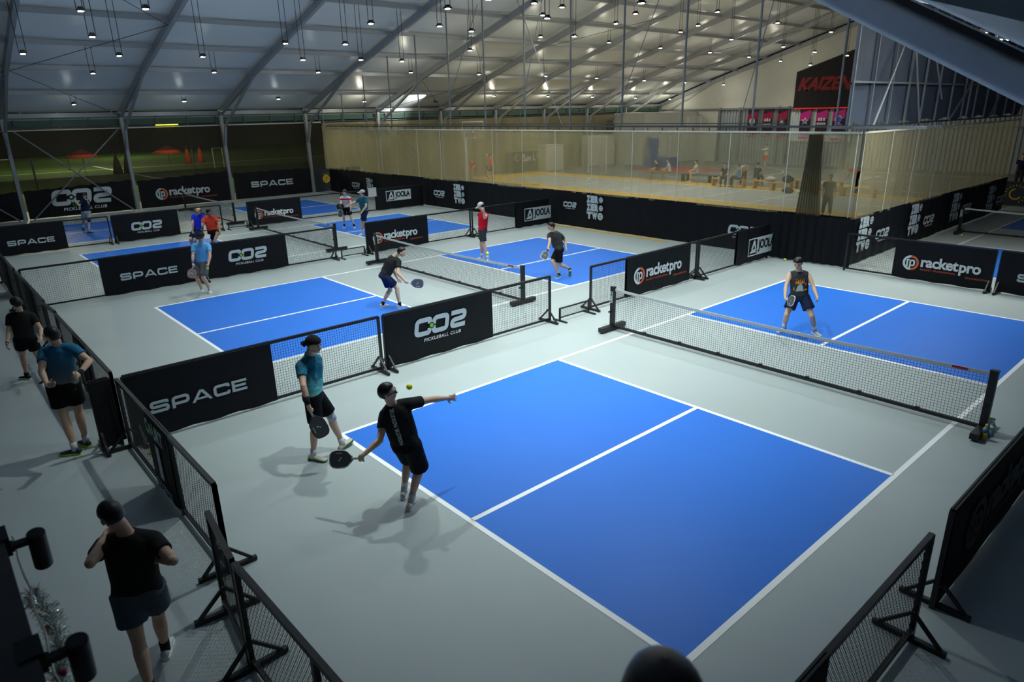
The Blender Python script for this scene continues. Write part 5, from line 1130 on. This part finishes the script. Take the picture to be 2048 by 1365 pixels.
# ================================================================ things on the basketball floor
def hoop(x, y, z_b, lab, face=1, base=True):
    t = thing('basketball_hoop', lab, 'basketball hoop', (x, y, 0)); f = face
    if base:
        b = MB(); b.box((-.2*f, 0, .38), (2.3, 1.2, .70)); mesh_obj('base_pad', b, M['hoop_blue'], t)
        b = MB(); b.bar((-1.1*f, 0, .7), (-1.45*f, 0, 2.3), .55, .25); b.bar((-.9*f, 0, .75), (-.9*f, 0, 2.2), .30, .5); mesh_obj('padded_mast', b, M['hoop_blue'], t)
        b = MB(); b.bar((.62*f, 0, .7), (.62*f, 0, 2.4), .12, .12); b.bar((-1.3*f, 0, 2.2), (2.6*f, 0, 3.2), .14, .14); b.bar((-.5*f, 0, 2.5), (2.6*f, 0, 3.5), .08, .08); b.bar((.75*f,0,1.5),(1.5*f-2.6*f,0,1.2), .05, .05); mesh_obj('boom_arm', b, M['hoop_white'], t)
        xb = 2.75*f
    else:
        b = MB(); b.bar((-.9*f, 0, 0), (-.9*f, 0, 3.0), .16, .16); b.bar((-.9*f, 0, 2.9), (0, 0, z_b+.4), .12, .12); mesh_obj('mast', b, M['hoop_white'], t); xb = 0
    b = MB(); 
    for yy_ in (-.9, .9): b.bar((xb, yy_, z_b), (xb, yy_, z_b+1.05), .05, .07)
    for zz in (z_b, z_b+1.05): b.bar((xb, -.9, zz), (xb, .9, zz), .05, .07)
    bb = mesh_obj('backboard_frame', b, M['hoop_white'], t)
    b = MB(); b.box((xb, 0, z_b+.52), (.015, 1.76, .98)); mesh_obj('backboard_glass', b, M['board_glass'], bb)
    b = MB(); b.tube([(xb+(.38+.23*math.cos(a*math.pi/8))*f, .23*math.sin(a*math.pi/8), z_b+.12) for a in range(17)], .012, 6); b.bar((xb, 0, z_b+.12), (xb+.16*f, 0, z_b+.12), .12, .04); mesh_obj('rim', b, M['orange'], t)
    b = MB()
    for k in range(10):
        a = k*math.pi/5; b.bar((xb+(.38+.22*math.cos(a))*f, .22*math.sin(a), z_b+.11), (xb+(.38+.12*math.cos(a+.5))*f, .12*math.sin(a+.5), z_b-.28), .008, .008)
    mesh_obj('net', b, M['hem'], t); return t
hoop(-25.9, 43.0, 2.75, 'portable basketball hoop with a padded blue base behind the curtain')
hoop(-30.0, 26.6, 2.85, 'basketball hoop whose white backboard frame shows above the curtain rail at centre', base=False)
def bench(x, y, L, lab):
    t = thing('bench', lab, 'bench', (x, y, 0), 0, 'yellow wooden benches in a row behind the curtain')
    b = MB(); b.box((L/2, 0, .44), (L, .38, .05)); mesh_obj('seat', b, M['wood'], t)
    for q in (.04, L-.04): b = MB(); b.box((q, 0, .21), (.07, .36, .42)); mesh_obj('leg', b, M['wood'], t)
for x, y, L, lab in ((-14.75,32.9,2.1,'yellow bench carrying the dark clothed and the light blue shirted people'), (-12.1,33.0,1.15,'short yellow bench with a white bag at its right end'), (-10.75,32.6,1.1,'yellow bench with a dark bag on it'),
                     (-10.4,34.6,2.6,'yellow bench standing a little behind the others'), (-8.6,32.6,1.7,'yellow bench right of the gathered curtain cloth'), (-6.85,32.6,1.6,'rightmost yellow bench beside the walking person')): bench(x, y, L, lab)
t = thing('bench', 'long dark bench where the pale blue shirted person sits', 'bench', (-18.0, 34.3, 0))
b = MB(); b.box((1.3, 0, .44), (2.7, .42, .05)); mesh_obj('seat', b, M['steel'], t)
for q in (.1, .5, 2.1, 2.5):
    b = MB(); b.box((q, 0, .21), (.06, .36, .42)); mesh_obj('leg', b, M['steel'], t)
def bag(x, y, z, sx, sz, m, lab):
    b = MB(); b.sphere((0,0,0), 1, 14, sc=(sx, .16, sz)); b.tube([(-sx*.5,0,sz*.7), (0,0,sz*1.3), (sx*.5,0,sz*.7)], .02, 6); o = mesh_obj('sports_bag', b, m, smooth=True); o.location = (x, y, z+sz*.95); tag(o, lab, 'bag')
bag(-11.1, 33.0, .46, .34, .13, CL['white'], 'white bag on the bench left of the dark bag'); bag(-9.9, 32.6, .46, .36, .20, CL['black'], 'round dark bag on a yellow bench'); bag(-7.7, 32.6, .46, .40, .12, CL['white'], 'pair of white bundles on the bench right of the gathered cloth')
bag(-9.5, 31.9, 0, .35, .14, CL['char'], 'dark bag on the floor in front of the benches'); bag(-8.8, 32.05, 0, .28, .10, CL['white'], 'white towel bundle on the floor in front of the benches'); bag(-8.2, 32.2, 0, .22, .14, CL['orange'], 'orange bag on the floor left of the gathered cloth')
def cabinet(x, y, w, d, h, lab):
    t = thing('cabinet', lab, 'cabinet', (x, y, 0)); b = MB(); b.box((0,0,h/2), (w, d, h)); mesh_obj('body', b, M['cab'], t)
    b = MB(); b.box((w/2+.005, -d*.25, h/2), (.012, d*.46, h*.92)); mesh_obj('door', b, M['white_wall'], t); b = MB(); b.box((w/2+.005, d*.25, h/2), (.012, d*.46, h*.92)); mesh_obj('door', b, M['white_wall'], t)
cabinet(-30.6, 34.8, .8, 2.0, 2.0, 'pale cabinet right of the Sun Life banner behind the curtain'); cabinet(-30.8, 40.6, .8, 3.2, 2.5, 'tall pale cabinet behind the curtain, left of the blue hoop base')
t = thing('goal_frame', 'white tube goal frame standing behind the curtain', 'goal', (-27.0, 35.2, 0)); b = MB()
b.tube([(0,0,0), (0,0,2.6), (1.75,0,2.6), (1.75,0,0)], .05, 8); mesh_obj('posts', b, M['hoop_white'], t)
b = MB(); mats = [M['banner_navy']]; b.box((XL+.35, 33.2, .8), (.05, 4.6, 1.5)); put(b, mats, g_sun(), (XL+.38, 31.6, .72), Yx, Z, Xp, 2.9, lift=.01)
tag(mesh_obj('sponsor_banner', b, mats), 'Sun Life banner with sunburst behind the curtain at centre', 'banner')
b = MB(); mats = [M['banner_navy']]; b.box((3.3, 33.2, .55), (6.6, .05, 1.05)); put(b, mats, g_sun(), (.05, 33.17, .12), Xp, Z, Yn, 3.3, lift=.01)
tag(mesh_obj('sponsor_banner', b, mats), 'Sun Life banner cut off by the right edge of the photo', 'banner')
# spinning wheel machine behind the right banner
t = thing('large_wheel', 'part of a large dark wheel standing behind the right Sun Life banner', 'wheel', (1.6, 34.05, 0))
b = MB(); b.tube([(1.0*math.cos(a*math.pi/16), 0, 1.1+1.0*math.sin(a*math.pi/16)) for a in range(33)], .05, 8); mesh_obj('rim', b, M['steel'], t)
for k in range(4):
    a = k*math.pi/4+.3; b = MB(); b.bar((math.cos(a), 0, 1.1+math.sin(a)), (-math.cos(a), 0, 1.1-math.sin(a)), .06, .06); mesh_obj('spoke', b, M['steel'], t)
b = MB(); b.box((0, .3, .06), (1.4, .8, .12)); mesh_obj('base', b, M['steel'], t)
t = thing('strip_light', 'short yellow lit strip at the eave above the racketpro wall banner', 'light', (XL+.15, 7.3, 4.22)); b = MB(); b.box((0,0,0), (.08, 1.1, .05)); mesh_obj('lit_tube', b, M['yellow_glow'], t); b = MB(); b.box((-.03,0,.045), (.10, 1.2, .04)); mesh_obj('housing', b, M['lamp_body'], t)
t = thing('uplight', 'floodlight turned up at the roof, making the bright white patch left of centre', 'floodlight', (-29.3, 22.99, 5.2)); b = MB(); b.box((0,0,0), (.30,.30,.10)); b.box((0,0,.08), (.08,.08,.14)); mesh_obj('housing', b, M['lamp_body'], t)
b = MB(); b.tube([(0,0,.1), (0,0,.26)], .012, 6); mesh_obj('rod', b, M['wire'], t)
ld = bpy.data.lights.new('up', 'SPOT'); ld.energy = 420; ld.color = (.95,1,.95); ld.spot_size = R(100); ld.spot_blend = .9; ld.shadow_soft_size = .1; lo = bpy.data.objects.new('uplight_beam', ld); C.objects.link(lo); lo.parent = t; lo.location = (-.2,-.1,.02)
lo.rotation_euler = V3((-1.6,-1.5,.15)).to_track_quat('-Z', 'Y').to_euler()
# ================================================================ outside, seen through the side mesh
def umbrella(x, y, lab, open_=False):
    t = thing('folded_umbrella', lab, 'umbrella', (x, y, -.1), 0, 'red umbrellas outside'); b = MB(); b.tube([(0,0,0), (0,0,2.3)], .03, 6); mesh_obj('pole', b, M['alu_dark'], t)
    b = MB(); b.lathe((0,0,0), [(.30,.75),(.22,1.4),(.10,2.0),(.03,2.35)] if not open_ else [(1.3,1.75),(.7,2.1),(.05,2.4)], 10); mesh_obj('canopy', b, M['tent_red'], t, smooth=True)
umbrella(-58, 16.0, 'folded red umbrella outside, left one of the pair'); umbrella(-58, 17.1, 'folded red umbrella outside, right one of the pair'); umbrella(-58, 14.4, 'spread red canopy outside seen through the side mesh', True)
umbrella(-58, 7.8, 'spread red canopy outside behind the crossed bracing', True)
for x, y, k in ((-57.5, 10.1, 'dark folded umbrella outside, left one right of the crossed bracing'), (-57.5, 10.9, 'dark folded umbrella outside, right one right of the crossed bracing')):
    t = thing('folded_umbrella', k, 'umbrella', (x, y, -.1), 0, 'dark umbrellas outside'); b = MB(); b.tube([(0,0,0), (0,0,2.0)], .03, 6); mesh_obj('pole', b, M['alu_dark'], t); b = MB(); b.lathe((0,0,0), [(.40,.3),(.25,1.2),(.03,2.1)], 10); mesh_obj('canopy', b, M['black_cloth'], t, smooth=True)
t = thing('goal_frame', 'white goal frame outside at the far left', 'goal', (-60, 1.2, -.1)); b = MB(); b.tube([(0,0,0),(0,0,1.8),(0,2.0,1.8),(0,2.0,0)], .05, 8); mesh_obj('posts', b, M['hoop_white'], t)
t = thing('goal_frame', 'white goal frame outside right of the folded umbrellas', 'goal', (-60, 18.9, -.1)); b = MB(); b.tube([(0,0,0),(0,0,1.9),(0,.9,1.9),(0,.9,0)], .05, 8); mesh_obj('posts', b, M['hoop_white'], t)
b = MB(); b.box((-112, 15, 2), (.2, 110, 4.5)); struct('wall_outside', b, M['navy_wall'], 'dark far boundary beyond the turf')
for x, y, e in ((-48, 3, 1500), (-50, 14, 1500), (-72, 9, 2500), (-92, 18, 2500)):
    t = thing('pitch_floodlight', 'floodlight over the turf pitch outside, hidden above the eave', 'floodlight', (x, y, 7.0), 0, 'pitch floodlights outside')
    b = MB(); b.tube([(0,0,-7.1), (0,0,.2)], .06, 8); mesh_obj('mast', b, M['alu_dark'], t); b = MB(); b.box((0,0,.3), (.5,.4,.2)); mesh_obj('housing', b, M['lamp_body'], t)
    ld = bpy.data.lights.new('pitch', 'POINT'); ld.energy = e; ld.color = (1, .95, .6); ld.shadow_soft_size = .2; lo = bpy.data.objects.new('pitch_light', ld); C.objects.link(lo); lo.parent = t; lo.location = (0,0,-.2)
# ================================================================ balls and bottles
ball((2.32,-.15,1.5), 'yellow ball in the air beside the serving player', .037); ball((-1.31,-2.22,.037), 'yellow ball lying on the floor behind the COURT 1 fence panel'); ball((-16.5,.54,.5), 'yellow ball in the air left, over the third court', .04)
ball((-4.98,7.06,1.0), 'yellow ball just above the tape of the second court net', .04); ball((-1.2,15.7,.037), 'yellow ball on the floor in the dark corner beside the tank top player'); ball((1.25,23.6,.04), 'yellow ball at the foot of the right edge net')
_j = J['polo']; ball(V3(_j['W'+'L'])+V3((.03,-.05,-.085)), 'yellow ball in the hand of the light blue shirted player', .037)
def bottle(x, y, lab, m1, m2):
    t = thing('water_bottle', lab, 'bottle', (x, y, 0)); b = MB(); b.lathe((0,0,0), [(.030,0),(.034,.01),(.034,.10),(.031,.12),(.034,.14),(.033,.17),(.014,.205),(.014,.215)], 16); mesh_obj('body', b, m1, t, smooth=True)
    b = MB(); b.lathe((0,0,.214), [(.016,0),(.016,.022)], 12); mesh_obj('cap', b, M['hoop_white'], t); b = MB(); b.lathe((0,0,.115), [(.0352,0),(.0352,.055)], 16); mesh_obj('wrap', b, m2, t, smooth=True)
bottle(6.52, 6.52, 'yellow drink bottle with a blue band beside the net foot', M['drink_yellow'], M['blue_print']); bottle(6.56, 6.70, 'pale blue water bottle behind the yellow one', M['drink_blue'], M['print'])
# ================================================================ gallery rail with two black spotlights and tinsel, lower left
b = MB(); b.box((5.71, -4.27, 2.632), (4.93, .435, .493)); b.box((5.71, -4.15, 2.36), (4.9, .17, .09)); struct('trim_8', b, M['rail_black'], 'black rail along the viewing gallery')
b = MB()
for x in (3.6, 7.8): b.box((x, -4.34, 1.2), (.14, .14, 2.4))
struct('trim_9', b, M['rail_black'], 'posts carrying the gallery rail')
def spot(x, lab, d=.070, h=.195):
    t = thing('rail_spotlight', lab, 'spotlight', (x, -3.945, 2.85), 0, 'black cylinder spotlights on the gallery rail'); b = MB()
    b.lathe((0,0,-h), [(d/2-.004,0),(d/2,.003),(d/2,h-.003),(d/2-.003,h)], 40); mesh_obj('cylinder', b, M['spot_black'], t, smooth=False)
    b = MB()
    for k in range(-3, 4):
        if k: b.box((0, .0085*k, .0005), (d*.78*math.sqrt(max(.05, 1-(.0085*k/(d/2))**2)), .003, .003))
    b.box((0, .0, .001), (d*.74, .010, .004)); mesh_obj('cooling_fins', b, M['spot_black'], t)
    b = MB(); b.bar((0, -.03, -.03), (0, -.11, -.03), .026, .026); b.box((0, -.09, -.03), (.05, .02, .02)); mesh_obj('arm', b, M['spot_black'], t)
    t.rotation_euler = (0, R(16), 0)
    b = MB(); b.box((-.015, -.125, -.005), (.085, .07, .10)); mesh_obj('bracket', b, M['spot_black'], t)
spot(5.39, 'black cylinder spotlight on the gallery rail, upper one'); spot(6.23, 'black cylinder spotlight on the gallery rail, lower one')
g = MB(); rnd = random.Random(4)
for i in range(5200):
    x = 5.45+rnd.random()*1.7
    a = rnd.random()*6.28; c_ = V3((x, -4.0+.02*math.sin(x*9), 2.60+.03*math.sin(x*7))); d = V3((rnd.uniform(-.5,.5), math.cos(a), math.sin(a))).normalized(); l = rnd.uniform(.015, .055)
    g.bar(c_, c_+d*l, .0022, .0006)
tag(mesh_obj('tinsel_garland', g, M['tinsel']), 'glittering silver tinsel garland strung along the gallery rail', 'garland', kind='stuff')
t = thing('string_of_lights', 'thin pale cable with red bits strung along the gallery rail', 'cable', (4.8, -4.02, 2.64)); b = MB(); b.tube([(.2+.12*i, .006*math.sin(i*2), .03+.02*math.sin(i*1.3)) for i in range(20)], .004, 6); mesh_obj('cable', b, M['hem'], t)
for i in range(6): b = MB(); b.sphere((.65+.3*i, .02, -.02), .014, 8); mesh_obj('red_bauble', b, M['crimson'], t)
# spectator standing on a low platform right in front of the camera
b = MB(); b.box((8.05, -3.05, .82), (.9, .8, 1.64)); struct('trim_10', b, M['rail_black'], 'black platform block the spectator stands on')
o_ = person('person seen only as a dark blurred head at the bottom edge of the photo', {k: v for k, v in sp.items()}, dict(top=CL['black'], bottom=CL['char'], leg=1.9, shoe=SHK), headdir=(-.72,.68,0), hairkind='full', res=.010)
